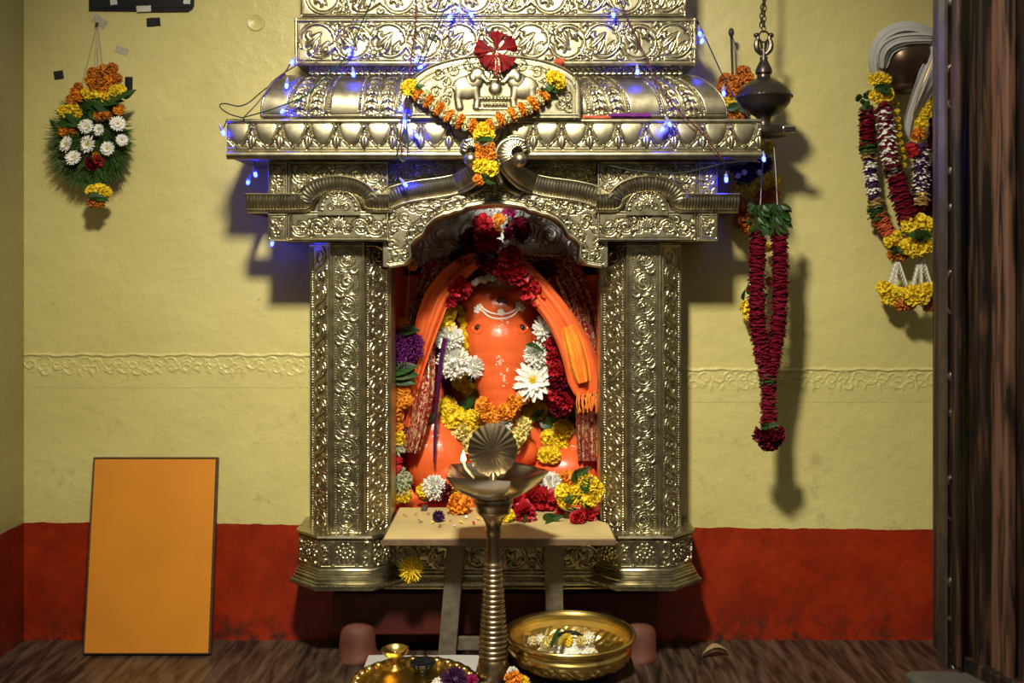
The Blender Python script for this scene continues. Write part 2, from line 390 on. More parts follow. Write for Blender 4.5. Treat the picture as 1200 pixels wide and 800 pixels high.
def wall_material(name, tint=1.0):
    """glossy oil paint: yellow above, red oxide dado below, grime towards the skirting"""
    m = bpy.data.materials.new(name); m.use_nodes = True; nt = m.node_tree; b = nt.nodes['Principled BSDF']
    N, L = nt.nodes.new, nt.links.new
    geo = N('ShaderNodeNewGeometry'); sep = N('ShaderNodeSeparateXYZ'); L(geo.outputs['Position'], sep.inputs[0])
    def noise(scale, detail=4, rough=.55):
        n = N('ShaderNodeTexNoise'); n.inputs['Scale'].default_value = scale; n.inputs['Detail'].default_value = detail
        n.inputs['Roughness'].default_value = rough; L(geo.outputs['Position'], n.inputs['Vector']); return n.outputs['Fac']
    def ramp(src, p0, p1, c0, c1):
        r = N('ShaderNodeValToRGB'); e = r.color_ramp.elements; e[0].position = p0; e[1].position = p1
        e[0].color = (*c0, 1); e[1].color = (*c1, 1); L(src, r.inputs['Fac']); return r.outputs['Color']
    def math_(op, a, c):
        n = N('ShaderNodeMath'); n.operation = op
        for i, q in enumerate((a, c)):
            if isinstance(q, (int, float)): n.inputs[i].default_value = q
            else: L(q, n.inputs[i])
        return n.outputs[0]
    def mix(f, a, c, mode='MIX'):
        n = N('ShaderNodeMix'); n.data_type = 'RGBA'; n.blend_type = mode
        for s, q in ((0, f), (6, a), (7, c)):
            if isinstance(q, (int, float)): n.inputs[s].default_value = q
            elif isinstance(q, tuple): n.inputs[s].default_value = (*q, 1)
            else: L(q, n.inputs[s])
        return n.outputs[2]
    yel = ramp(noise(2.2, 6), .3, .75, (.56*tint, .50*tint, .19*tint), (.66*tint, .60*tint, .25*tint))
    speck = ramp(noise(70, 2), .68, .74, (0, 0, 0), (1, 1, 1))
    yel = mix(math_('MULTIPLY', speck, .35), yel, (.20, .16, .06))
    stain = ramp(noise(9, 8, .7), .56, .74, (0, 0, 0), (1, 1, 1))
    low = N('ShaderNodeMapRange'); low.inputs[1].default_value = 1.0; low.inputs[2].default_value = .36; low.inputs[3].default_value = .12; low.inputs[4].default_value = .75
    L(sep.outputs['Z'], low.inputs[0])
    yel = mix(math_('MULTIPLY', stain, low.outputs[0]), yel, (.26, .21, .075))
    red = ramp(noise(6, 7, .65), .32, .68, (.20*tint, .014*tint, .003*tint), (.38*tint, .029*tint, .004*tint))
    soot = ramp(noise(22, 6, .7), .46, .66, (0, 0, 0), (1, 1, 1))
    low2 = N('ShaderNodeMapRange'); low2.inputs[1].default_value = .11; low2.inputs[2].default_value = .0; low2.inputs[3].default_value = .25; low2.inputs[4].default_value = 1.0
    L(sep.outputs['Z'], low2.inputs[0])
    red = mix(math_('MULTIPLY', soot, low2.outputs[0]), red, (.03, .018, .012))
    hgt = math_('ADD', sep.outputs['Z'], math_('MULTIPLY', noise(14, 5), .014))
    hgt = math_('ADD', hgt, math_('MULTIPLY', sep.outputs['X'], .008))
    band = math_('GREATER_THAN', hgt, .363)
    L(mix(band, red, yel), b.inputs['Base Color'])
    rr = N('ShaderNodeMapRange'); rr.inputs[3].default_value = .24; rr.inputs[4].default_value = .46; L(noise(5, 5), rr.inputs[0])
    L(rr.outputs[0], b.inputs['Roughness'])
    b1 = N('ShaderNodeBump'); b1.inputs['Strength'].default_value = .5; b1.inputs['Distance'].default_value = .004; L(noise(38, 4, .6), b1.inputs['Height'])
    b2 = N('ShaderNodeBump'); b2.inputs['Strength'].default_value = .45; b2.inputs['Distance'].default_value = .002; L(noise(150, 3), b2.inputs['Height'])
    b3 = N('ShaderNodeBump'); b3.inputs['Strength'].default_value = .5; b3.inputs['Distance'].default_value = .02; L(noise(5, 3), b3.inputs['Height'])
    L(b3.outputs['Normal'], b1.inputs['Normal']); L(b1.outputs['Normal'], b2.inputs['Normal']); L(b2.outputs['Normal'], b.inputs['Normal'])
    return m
M['wall'] = wall_material('painted_wall'); M['wall_side'] = wall_material('darker_side_wall', .5)  # side wall: same paint with its yellow and red tones darkened

def floor_material():
    m = bpy.data.materials.new('brown_veined_marble'); m.use_nodes = True; nt = m.node_tree; b = nt.nodes['Principled BSDF']
    tc = nt.nodes.new('ShaderNodeNewGeometry'); mp = nt.nodes.new('ShaderNodeMapping')
    mp.inputs['Rotation'].default_value = (0, 0, math.radians(-7)); mp.inputs['Scale'].default_value = (30, 3.6, 10)
    n = nt.nodes.new('ShaderNodeTexNoise'); n.inputs['Scale'].default_value = 1.5; n.inputs['Detail'].default_value = 7; n.inputs['Distortion'].default_value = .6
    r = nt.nodes.new('ShaderNodeValToRGB'); e = r.color_ramp.elements
    e[0].position = .36; e[0].color = (.013, .009, .006, 1); e[1].position = .66; e[1].color = (.095, .062, .040, 1)
    q = r.color_ramp.elements.new(.5); q.color = (.050, .031, .020, 1)
    nt.links.new(tc.outputs['Position'], mp.inputs['Vector']); nt.links.new(mp.outputs['Vector'], n.inputs['Vector'])
    nt.links.new(n.outputs['Fac'], r.inputs['Fac']); nt.links.new(r.outputs['Color'], b.inputs['Base Color'])
    b.inputs['Roughness'].default_value = .38
    return m
M['floor'] = floor_material()
# ------------------------------------------------------------------ the room
LX = (28-600)*S(WALL)
hx0, hx1, hz0, hz1 = -.385, .305, .31, 1.40
Yb = WALL+.6
for b_ in ((LX-.1, hx0, -.1, 2.6), (hx1, 2.4, -.1, 2.6), (hx0, hx1, hz1, 2.6), (hx0, hx1, -.1, hz0)):
    struct(obj('wall_back', MB().box(b_[0], b_[1], WALL, Yb, b_[2], b_[3]), M['wall'], smooth=False))
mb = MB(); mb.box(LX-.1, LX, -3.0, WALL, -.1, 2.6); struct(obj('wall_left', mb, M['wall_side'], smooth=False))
mb = MB(); mb.box(LX-.1, 2.4, -3.4, WALL, -.1, 0); struct(obj('floor', mb, M['floor'], smooth=False))
# painted recess in the wall where the idol sits
e = .012
for b_ in ((hx0, hx1, WALL+.54, WALL+.58, hz0, hz1), (hx0, hx0+e, WALL+.01, WALL+.54, hz0, hz1), (hx1-e, hx1, WALL+.01, WALL+.54, hz0, hz1), (hx0+e, hx1-e, WALL+.01, WALL+.54, hz0, hz0+.08)):
    struct(obj('wall_niche', MB().box(*b_), M['niche'], smooth=False))
# embossed plaster border running along the wall
def border(name, u0, u1, vt, seed):
    g = random.Random(seed); h = HF(u0, u1, vt-3, vt+38, 1.0)
    t = np.linspace(u0, u1, 200); h.stroke(np.stack([t, vt+.8*np.sin(t*.11)+.5*np.sin(t*.31)], 1), 1.6, 1.5)
    u = u0+10
    while u < u1-8:
        for dy, R in ((9, 8), (17, 6), (12, 5)):
            h.spiral(u+g.uniform(-4, 4), vt+dy+g.uniform(-2, 2), R, g.uniform(2.6, 3.8), .75, g.choice((1, 1, -1)), .9, .5, 1.0, .3)
        h.leaf(u+8, vt+16, g.uniform(0, 2), 11, 2.2, .9); u += 15
    mb = MB(); h.h *= np.clip((h.V1-h.V)/8, 0, 1) if hasattr(h, 'V1') else np.clip((vt+37-h.V)/10, 0, 1)
    h.sheet(mb, WALL-.0008, gain=1.15)
    struct(obj(name, mb, M['wall'], sharp=180))
border('trim_1', 28.6, 372, 416, 3); border('trim_2', 786, 1260, 433, 4)
# small round hole in the plaster: a shallow ring and its cup
mb = MB(); c = P(300, 26, WALL)
mb.lathe([(.0, .0), (.017, .0), (.021, .003), (.026, .0032), (.029, .0)], (0, 0, 0), 28)
mb.v = [(c.x+x, c.y-z-.0005, c.z+y) for x, y, z in mb.v]
tag(obj('wall_plug', mb, M['wall']), 'small round yellow plug set in the wall left of the shrine top', 'plug')
# ------------------------------------------------------------------ the silver shrine
CX = 580.5
shrine = thing('silver_shrine', 'embossed silver shrine with carved pillars, arch and domed cornice around the orange idol', 'shrine', P(CX, 688, 0))
SIL = M['silver']
gen = random.Random(5)

def panel(u0, u1, v0, v1, Y, mb, n=None, vert=False, border=2.6, beads=True, h=1.9, flip=0, flower=True, fill=None):
    """one embossed rectangle of sheet, facing the viewer"""
    hf = HF(u0, u1, v0, v1)
    for q in (border*.5,):
        hf.hline(v0+q, border*.5, 1.6); hf.hline(v1-q, border*.5, 1.6); hf.vline(u0+q, border*.5, 1.6); hf.vline(u1-q, border*.5, 1.6)
    if fill: fill(hf)
    elif n: hf.rinceau(u0+border+1.5, u1-border-1.5, v0+border+.5, v1-border-.5, n, h, flip, flower)
    hf.groove(.6); hf.sheet(mb, Y); return mb

# --- stepped friezes at the top
mb = MB(); mb.pbox(353, 803, -75, 20.5, -.012, WALL-.002)
panel(352, 804, -75, -28, -.014, mb, 10, flip=1); panel(352, 804, -27, 20, -.014, mb, 10)
obj('upper_frieze', mb, SIL, shrine)
mb = MB(); mb.pbox(346, 815, 23, 75, -.038, WALL-.002); panel(345, 816, 22, 75.5, -.04, mb, 11, border=4.0, h=2.3, flip=1)
mb.tube([P(345, 22, -.04), P(816, 22, -.04)], .0028, 8); mb.tube([P(345, 75.5, -.04), P(816, 75.5, -.04)], .0035, 8)
obj('lower_frieze', mb, SIL, shrine)
hf = HF(362, 800, 77, 87)
for k in range(-4, 70):
    u = 362+k*6.5
    hf.stroke([(u, 77), (u+9, 87)], .8, .9); hf.stroke([(u+9, 77), (u, 87)], .8, .9)
mb = MB(); mb.pbox(362, 800, 77, 87, -.008, WALL-.002); hf.sheet(mb, -.01); obj('crosshatch_band', mb, SIL, shrine)

# --- curved roof with acanthus ribs
def roof():
    hf = HF(0, 540, 0, 62, .8)
    bands = [(34, 54), (54, 74), (118, 137), (137, 156), (384, 403), (403, 423), (469, 489), (489, 510)]
    for a, b in bands:
        for u in (a, b): hf.vline(u, 1.1, 1.4)
        for k in range(7):
            v = 4+k*8.8; c = (a+b)/2
            hf.leaf(c, v, PI/2-.75, 11, 2.6, 2.6); hf.leaf(c, v, PI/2+.75, 11, 2.6, 2.6)
        hf.vline((a+b)/2, .8, 1.3)
    for u in (30, 78, 114, 160, 380, 427, 465, 514):
        for v in np.arange(2, 62, 3.0): hf.blob(u, v, 1.2, 1.0)
    hf.hline(60.5, 1.5, 1.4)
    hf.groove(.6); t = hf.V/62
    k = S(-.05)
    out = np.sin(t*PI/2)**.85
    prof_y = .0-.085*out - .010*np.sin(t*PI)
    z = EYE+(HOR-(84+56*(1-np.cos(t*PI/2))))*k
    z = EYE+(HOR-(84+56*t**1.25))*k
    xl = 330-20*out; xr = 806+43*out
    x = (xl+(xr-xl)*hf.U/540-600)*k
    A = np.stack([x, prof_y-hf.h*k*.9, z+hf.h*k*.25], -1)
    mb = MB(); mb.grid(A)
    for side in (0, -1):                                    # the returns to the wall
        e = A[:, side]; B = np.stack([e + np.array([0, f*1.0, 0])*np.stack([np.zeros(len(e)), WALL-.002-e[:, 1], np.zeros(len(e))], 1)[:, 1:2] for f in np.linspace(0, 1, 8)], 1)
        mb.grid(B)
        mb.tube(e[::3], .0035, 8)
    return mb
obj('domed_roof', roof(), SIL, shrine, sharp=60)

# --- lotus-petal cornice
Yc = -.115
mb = MB(); mb.pbox(267, 891, 142, 184, Yc+.004, WALL-.002)
hf = HF(266, 892, 140, 186, .7)
hf.hline(142, 2.0, 2.0); hf.hline(173.5, 1.0, .8); hf.hline(181.5, 4.5, 3.6)
pitch = 33.0; u = 278.5
while u < 890:
    w = pitch*.49; sl = hf.win(u-w, u+w, 145, 175); V = np.clip((hf.V[sl]-145.5)/28, 0, 1.2); edge = 1-np.clip(V, 0, 1)**2.3
    d = edge-np.abs(hf.U[sl]-u)/w; k = (d > -.02) & (V < 1)
    ridge = 2.0*np.exp(-((d-.05)/.055)**2)
    q = np.clip((hf.U[sl]-u)/(w*np.maximum(edge*.80, .04)), -1, 1); boss = (d > .17)*(V < .84)*(.5+1.5*np.sin(PI*np.clip(V/.86, 0, 1))**.8)*np.sqrt(1-q**2)**.7
    hf.put(sl, np.where(k, np.maximum(ridge, boss), 0))
    hf.leaf(u+pitch/2, 159, PI/2, 17, 5.0, 2.2); hf.blob(u+pitch/2, 149, 1.6, 1.8)
    u += pitch
hf.groove(.6); hf.sheet(mb, Yc)
mb.tube([P(266, 140.5, Yc), P(892, 140.5, Yc)], .003, 8); mb.tube([P(266, 185.5, Yc), P(892, 185.5, Yc)], .003, 8)
obj('lotus_cornice', mb, SIL, shrine)

# --- arched gable with a pair of elephants
Yg = -.128
top = chaikin([(482, 100), (484, 91), (505, 77), (540, 67.5), (580, 65), (622, 68), (655, 77), (676, 90), (679, 100)], 3)
hf = HF(480, 681, 63, 140, .6)
gy = np.interp(hf.U, top[:, 0], top[:, 1])
mask = (hf.V >= gy) & (hf.U >= 482) & (hf.U <= 679)
inn = np.array([(CX+(x-CX)*.945, 136-(136-y)*.90) for x, y in top]); hf.stroke(inn, 1.1, 1.3)
hf.stroke(np.array([(CX+(x-CX)*.90, 133-(133-y)*.82) for x, y in top]), .7, .8)
hf.hline(134, 1.1, 1.4); hf.vline(488, 1.0, 1.3); hf.vline(673, 1.0, 1.3)
for q in (-1, 1):
    X = lambda d: CX+q*d
    hf.blob(X(34), 103, 17, 3.0, 14); hf.blob(X(26), 96, 12, 3.3, 11)          # barrel and shoulder of an elephant
    hf.blob(X(21), 88, 9, 3.6, 9); hf.blob(X(26), 92, 6, 4.2, 8)                 # head and ear
    hf.stroke([(X(15), 90), (X(10), 96), (X(6), 96), (X(4), 88), (X(7), 81)], [4, 3.4, 2.8, 2.4, 1.8], 3.2)
    hf.stroke([(X(24), 104), (X(21), 118), (X(22), 126)], [6, 4.2, 4.6], 2.8); hf.stroke([(X(42), 104), (X(44), 116), (X(42), 126)], [7, 4.6, 4.8], 2.8)
    hf.stroke([(X(15), 93), (X(9), 99)], [1.4, .8], 4)
    for k, (dx, y) in enumerate([(58, 96), (70, 108), (58, 118), (76, 122), (84, 112), (48, 82), (66, 86), (30, 77), (86, 124), (54, 108), (16, 75)]):
        hf.spiral(X(dx), y, 7.5, gen.uniform(0, 6), 1.1, gen.choice((-1, 1)), 1.2, .8, 2.0, .3); hf.leaf(X(dx), y, gen.uniform(0, 6), 8, 2.0, 1.8); hf.blob(X(dx), y, 1.8, 2.0)
for k in range(9): hf.blob(CX-16+4*k, 116, 2.6, 3.2, 3.2)
for k in range(7): hf.blob(CX-12+4*k, 123, 2.4, 2.6, 2.4)
hf.stroke([(CX-18, 127.5), (CX+18, 127.5)], 1.8, 2.4); hf.blob(CX, 104, 8, 4.0, 9); hf.stroke([(CX-7, 94), (CX+7, 94)], 2, 3.5); hf.rosette(CX, 86, 7, 6, 4)
hf.groove(); mb = MB(); hf.sheet(mb, Yg, mask)
rim = resample(np.array([(482, 139.5), (482, 100)]+top.tolist()+[(679, 100), (679, 139.5)]), 2)
mb.tube([P(x, y, Yg) for x, y in rim], .0042, 8); mb.tube([P(482, 138, Yg), P(679, 138, Yg)], .0042, 8)
oo = [P(x, y, Yg) for x, y in rim]; mb.prism([(p.x, p.z) for p in oo], Yg+.001, -.05)
obj('elephant_gable', mb, SIL, shrine)

# --- capitals (mirrored pair)
def capital(cx, sgn):
    """sgn=+1: outer side to the right"""
    X = lambda d: cx+sgn*d
    xi, xo = X(-50), X(91)
    a, b = min(xi, xo), max(xi, xo); Y = -.055
    mb = MB(); mb.pbox(a+.5, b-.5, 188, 282, Y+.003, WALL-.002)
    po0, po1 = sorted((X(68), X(91))); pm0, pm1 = sorted((X(-50), X(66)))
    def side(hf):
        c = (po0+po1)/2; n = max(1, int((hf.v1-hf.v0)/17))
        for k in range(n):
            y = hf.v0+(k+.5)*(hf.v1-hf.v0)/n
            hf.rosette(c, y, 6.5, 6, 1.5, k)
            for q in (-1, 1): hf.leaf(c+q*2, y-6, -PI/2+q*.8, 6, 1.6, 1.5); hf.leaf(c+q*2, y+6, PI/2+q*.8, 6, 1.6, 1.5)
    panel(po0, po1, 189, 230, Y, mb, fill=side); panel(po0, po1, 250, 281, Y, mb, fill=side)
    def upper(hf):
        hf.rinceau(pm0+5, pm1-5, 192, 216, 5, 1.5)
        for q in (-1, 1): hf.palmette(cx+8*sgn+q*46, 219, 8, 1.4)
    panel(pm0, pm1, 189, 236, Y-.001, mb, fill=upper)
    def lower(hf):
        hf.rinceau(pm0+5, cx+8*sgn-16, 254, 278, 2, 1.5) if sgn > 0 else hf.rinceau(pm0+5, cx-8-16, 254, 278, 2, 1.5)
        hf.rinceau(cx+8*sgn+16, pm1-5, 254, 278, 2, 1.5, 1)
        hf.palmette(cx+8*sgn, 262, 15, 1.6)
    panel(pm0, pm1, 247, 282, Y-.001, mb, fill=lower)
    mb.tube([P(a, 281.5, Y), P(b, 281.5, Y)], .003, 8)
    hc = cx+8*sgn
    # round tympanum under the hump
    hf = HF(hc-26, hc+26, 216, 252, .6); hf.palmette(hc, 236, 14, 1.7); hf.ring(hc, 246, 23.5, 1.2, 1.5, PI, 2*PI)
    for k in range(13): an = PI+PI*k/12; hf.blob(hc+20*math.cos(an), 246+20*math.sin(an), 1.4, 1.3)
    hf.sheet(mb, Y-.010, ((hf.U-hc)/25.5)**2+((hf.V-246)/27.)**2 < 1)
    obj_c = obj('capital', mb, SIL, shrine)
    # fluted moulding with a hump, returned along the outer side
    mb = MB(); Ym = Y-.018
    an = np.linspace(PI, 2*PI, 16)
    hump = [(hc+36*math.cos(t)*-1 if sgn < 0 else hc+36*math.cos(t), 238+20*math.sin(t)) for t in an]
    if sgn < 0: hump = [(hc+36*math.cos(t), 238+20*math.sin(t)) for t in an]
    path = [(min(X(-52), X(114)), 239), (hc-40, 239)]+hump+[(hc+40, 239), (max(X(-52), X(114)), 239)]
    path = chaikin(path, 2)
    A = cove(mb, path, 11, Y+.004)
    for side in (0, -1):
        e = A[:, side]; W = e.copy(); W[:, 1] = WALL-.004; mb.grid(np.stack([e, W], 1))
    obj('fluted_moulding', mb, SIL, obj_c)
capital(405, -1); capital(758-8, 1)

# --- recessed little friezes beside the scrolls
mb = MB()
for a, b, f in ((447, 560, 0), (601, 703, 1)):
    mb.pbox(a, b, 187, 240, -.012, WALL-.002); panel(a, b, 188, 214, -.014, mb, 7, border=2.0, h=1.6, flip=f)
obj('scroll_frieze', mb, SIL, shrine)

# --- cusped arch plate
half = [(455, 313), (474, 310), (481, 302), (480, 289), (486, 281), (495, 275), (499, 266), (508, 257.5), (519, 252), (526, 251), (534, 247.5), (541, 247), (546, 243), (560, 240.5), (CX, 238.5)]
right = [(2*CX-x, y) for x, y in half[::-1]][1:]
cusp = resample(np.array(half+right), 1.0)
ogee_r = [(711, 246), (708, 238), (698, 231), (680, 226), (660, 223), (640, 220.5), (622, 216), (607, 209), (595, 199), (589, 187), (593, 175), (604, 169), (614, 173), (617, 183)]
ogee_r = chaikin(ogee_r, 2); ogee_l = np.array([(2*CX-x, y) for x, y in ogee_r])
hf = HF(449, 712, 186, 315, .65)
order = np.argsort(cusp[:, 0]); cy = np.interp(hf.U, cusp[order, 0], cusp[order, 1])
fy = np.where(hf.U < CX, hf.U, 2*CX-hf.U)
up = np.interp(fy, [449, 452, 466, 480, 500, 520, 540, 556, 566, CX], [236, 234, 229, 225, 222, 219.5, 213, 204, 192, 188])
mask = (hf.V < cy) & (hf.V > up)
hf.stroke([(x, y-6) for x, y in cusp], 1.0, 1.2)
hf.stroke([(CX+(x-CX)*1.02, y-17) for x, y in cusp[12:-12]], 1.0, 1.3)
dd = np.r_[0, np.cumsum(np.linalg.norm(np.diff(cusp, axis=0), axis=1))]
for k, t in enumerate(np.arange(8, dd[-1]-6, 10.5)):
    x = np.interp(t, dd, cusp[:, 0]); y = np.interp(t, dd, cusp[:, 1]); q = 1 if x < CX else -1
    hf.comma(x+q*1.5, y-11, 5.2, PI/2, q, 2.2, 1.8, .7); hf.blob(x-q*4, y-13, 1.5, 1.3)
for k, (dx, y) in enumerate([(28, 222), (44, 228), (62, 230), (80, 236), (96, 243), (108, 256), (118, 268), (122, 250), (108, 238), (122, 286), (116, 298), (104, 262), (14, 216), (88, 246), (70, 239), (52, 236), (121, 238)]):
    for q in (-1, 1):
        hf.spiral(CX+q*dx, y, 6.0, gen.uniform(0, 6), 1.0, q, 1.4, .9, 1.5, .3); hf.leaf(CX+q*dx, y, gen.uniform(0, 6), 9, 2.4, 1.5); hf.blob(CX+q*dx, y, 1.6, 1.5)
hf.groove(); mb = MB(); Ya = -.035; hf.sheet(mb, Ya, mask)
B = np.stack([[tuple(P(x, y, Ya)) for x, y in cusp], [(P(x, y, Ya).x, WALL-.055, P(x, y, Ya).z) for x, y in cusp]], 0); mb.grid(np.array(B))
arch = obj('cusped_arch', mb, SIL, shrine, sharp=60)
mb = MB(); mb.tube([P(x, y-1, Ya-.002) for x, y in resample(cusp, 1.6)], .0056, 10)
obj('arch_rim', mb, SIL, arch, sharp=180)
for og, s in ((ogee_l, -1), (ogee_r, 1)):
    ta = ([0, .12, .6, .75, .9, 1], [.9, 1, .95, .75, .6, .3]); yo = ([0, .5, .72, 1], [0, 0, -.098, -.098])
    rv = lambda q, m=1: ([1-t for t in q[0]][::-1], q[1][::-1])
    mb = MB(); cove(mb, og[::-1] if s > 0 else og, 12.5, Ya+.004, .030, taper=(rv(ta) if s > 0 else ta), yoff=(rv(yo) if s > 0 else yo))
    kx = 609 if s > 0 else 2*CX-609
    p = P(kx, 187, -.145); mb.ell(p, (.021, .021, .021), 22, 14)
    lx = [(616, 166), (604, 162), (590, 165), (582, 175), (580.5, 190), (582, 204), (588, 216)]
    if s < 0: lx = [(2*CX-x, y) for x, y in lx]
    mb.tube([P(x, y, -.138) for x, y in resample(chaikin(lx, 2), 2)], .008, 10)
    obj('ogee_scroll', mb, SIL, shrine, sharp=180)
# fleshy leaf stem in the middle
mb = MB()
for q in (-1, 0, 1):
    mb.tube([P(x, y, Ya-.012) for x, y in resample(chaikin([(CX+q*3, 186), (CX+q*4, 205), (CX+q*12, 220), (CX+q*30, 228)], 2), 2)], np.linspace(.014, .005, len(resample(chaikin([(CX+q*3, 186), (CX+q*4, 205), (CX+q*12, 220), (CX+q*30, 228)], 2), 2))), 10)
obj('centre_leaf', mb, SIL, shrine, sharp=180)

# --- dark embossed plate behind the arch
hf = HF(446, 714, 226, 312, .7)
for q in (-1, 1):
    for dx, y, R in ((30, 272, 19), (64, 276, 17), (92, 286, 14), (108, 300, 11), (50, 300, 12), (78, 302, 10), (14, 296, 12), (52, 254, 9), (80, 264, 8), (118, 284, 9)):
        hf.spiral(CX+q*dx, y, R, gen.uniform(0, 6), 1.25, q, 2.0, 1.2, 3.0, .3); hf.comma(CX+q*dx, y, R*.5, gen.uniform(0, 6), q, R*.2, 3.0)
        hf.rosette(CX+q*dx, y, R*.3, 6, 2.6); hf.leaf(CX+q*dx, y+R*.7, gen.uniform(0, 6), R*.8, R*.22, 2.6)
hf.dots(900, 550, 615, 240, 266, .9, .7, gen); hf.hline(309, 3, 2.5); hf.groove(.9)
mb = MB(); hf.sheet(mb, .516); mb.pbox(446, 714, 226, 312, .518, WALL+.536)
obj('back_plate', mb, M['silver_dark'], shrine)

# --- eight-sided pillars
def pillar(cx):
    k = S(0); fw = 19.5*k; ch = 29*k
    x0 = (cx-600)*k; zt = P(0, 284, 0).z; zb = P(0, 628, 0).z; L = (zt-zb)/k
    mb = MB()
    def facetL(n, across, o, eu, nrm):
        hf = HF(0, L, 0, across, .72)
        for v in (1.2, across-1.2): hf.hline(v, 1.2, 1.5)
        for v in (4.6, across-4.6): hf.hline(v, .9, 1.0); hf.beads_h(v+(2.0 if v < across/2 else -2.0), 3.0, 1.0, .8)
        hf.vline(3, 1.5, 1.5); hf.vline(L-3, 1.5, 1.5)
        hf.rinceau(5, L-5, 7.5, across-7.5, n, 2.2, 0, n < 14); hf.groove(.9)
        A = np.array(o)+hf.U[..., None]*np.array((0, 0, -k))+hf.V[..., None]*np.array(eu)*k+(hf.h*k*.75)[..., None]*np.array(nrm)
        mb.grid(A)
    c = math.sqrt(.5)
    facetL(12, 39, (x0-fw, 0, zt), (1, 0, 0), (0, -1, 0))
    facetL(15, 41, (x0-fw-ch, ch, zt), (c, -c, 0), (-c, -c, 0))
    facetL(15, 41, (x0+fw, 0, zt), (c, c, 0), (c, -c, 0))
    pts = [(x0-fw, .001), (x0+fw, .001), (x0+fw+ch-.001, ch), (x0+fw+ch-.001, WALL-.002), (x0-fw-ch+.001, WALL-.002), (x0-fw-ch+.001, ch)]
    mb.add([(x, y, zb) for x, y in pts]+[(x, y, zt) for x, y in pts], [(0,1,2,3,4,5)[::-1], (6,7,8,9,10,11)]+[(i, (i+1) % 6, (i+1) % 6+6, i+6) for i in range(6)])
    for dx in (-fw, fw): mb.tube([(x0+dx, 0, zb), (x0+dx, 0, zt)], .0035, 8)
    sh = obj('pillar', mb, SIL, shrine)
    # base: rosette panels above a flared foot
    mb = MB(); e = .016; fw2, ch2 = fw+.026, ch-.004+.004; y0 = -e-.012
    z1 = P(0, 627, y0).z; z2 = P(0, 668, y0).z; z3 = P(0, 689, y0).z
    def ring_(g, z): return [(x0-fw2-ch2-g, WALL-.002, z), (x0-fw2-ch2-g, y0+ch2-g*.4, z), (x0-fw2-g*.4, y0-g, z), (x0+fw2+g*.4, y0-g, z), (x0+fw2+ch2+g, y0+ch2-g*.4, z), (x0+fw2+ch2+g, WALL-.002, z)]
    prof = [(0.010, z1), (.012, z1-.006), (.004, z1-.012), (0.0, z1-.016), (0.0, z2+.006), (.004, z2), (.002, z2-.005), (.007, z2-.008), (.005, z2-.011), (.011, z2-.015), (.009, z2-.018), (.015, z2-.022), (.015, z2-.026), (.013, z2-.029), (.020, z2-.033), (.018, z2-.036), (.025, z2-.040), (.021, z2-.043), (.027, z2-.046), (.026, z3)]
    A = np.array([ring_(g, z) for g, z in prof]); mb.grid(A)
    for z, g in ((z1, .010), (z3, .026)): mb.add(ring_(g, z), [tuple(range(6))])
    def rp(o, eu, nrm, w):
        hgt = (z1-z2-.022)/k; hf = HF(0, w/k, 0, hgt, .6)
        W = w/k
        for q in (1.2, W-1.2): hf.vline(q, 1.2, 1.4)
        for q in (1.2, hgt-1.2): hf.hline(q, 1.2, 1.4)
        cx_, cy_ = W/2, hgt/2; R = min(W, hgt)*.40
        hf.bloom(cx_, cy_, R, 2.5)
        for sx in (-1, 1):
            for sy in (-1, 1):
                hf.comma(cx_+sx*(W/2-6), cy_+sy*(hgt/2-6), 5, 0, sx*sy, 1.8, 2.4); hf.leaf(cx_+sx*W*.2, cy_+sy*hgt*.38, math.atan2(sy, sx), 9, 2, 2)
        for sx in (-1, 1): hf.spiral(cx_+sx*(W/2-6.5), cy_, 5, 0, 1.1, sx, 1.2, .8, 2.0, .3)
        hf.groove(1.0); A = np.array(o)+hf.U[..., None]*np.array(eu)*k+hf.V[..., None]*np.array((0, 0, -k))+(hf.h*k)[..., None]*np.array(nrm)
        mb.grid(A)
    zz = z1-.014; t = .001
    rp((x0-fw2, y0-t, zz), (1, 0, 0), (0, -1, 0), 2*fw2)
    rp((x0-fw2-ch2-t*c, y0+ch2-t*c, zz), (c, -c, 0), (-c, -c, 0), ch2/c); rp((x0+fw2+t*c, y0-t*c, zz), (c, c, 0), (c, -c, 0), ch2/c)
    # beaded foot
    for a, b in zip(ring_(.027, z3+.010)[1:-1], ring_(.027, z3+.010)[2:-1]):
        a, b = Vector(a), Vector(b); n = int((b-a).length/.0085)
        for q in range(n): mb.ell(a.lerp(b, (q+.5)/n), (.0042, .0042, .0055), 6, 4)
    obj('pillar_base', mb, SIL, sh)
pillar(406.5); pillar(754.5)

# --- rail between the bases
mb = MB(); Yr = .035
mb.pbox(450, 712, 634, 690, Yr+.003, WALL-.002)
panel(450, 712, 634, 670, Yr, mb, 6, h=3.0)
hf = HF(450, 712, 670, 690, .8); hf.hline(674, 2.5, 2.5); hf.hline(684, 4, 3); hf.beads_h(679, 4, 1.6, 2); hf.sheet(mb, Yr-.006)
obj('base_rail', mb, SIL, shrine)

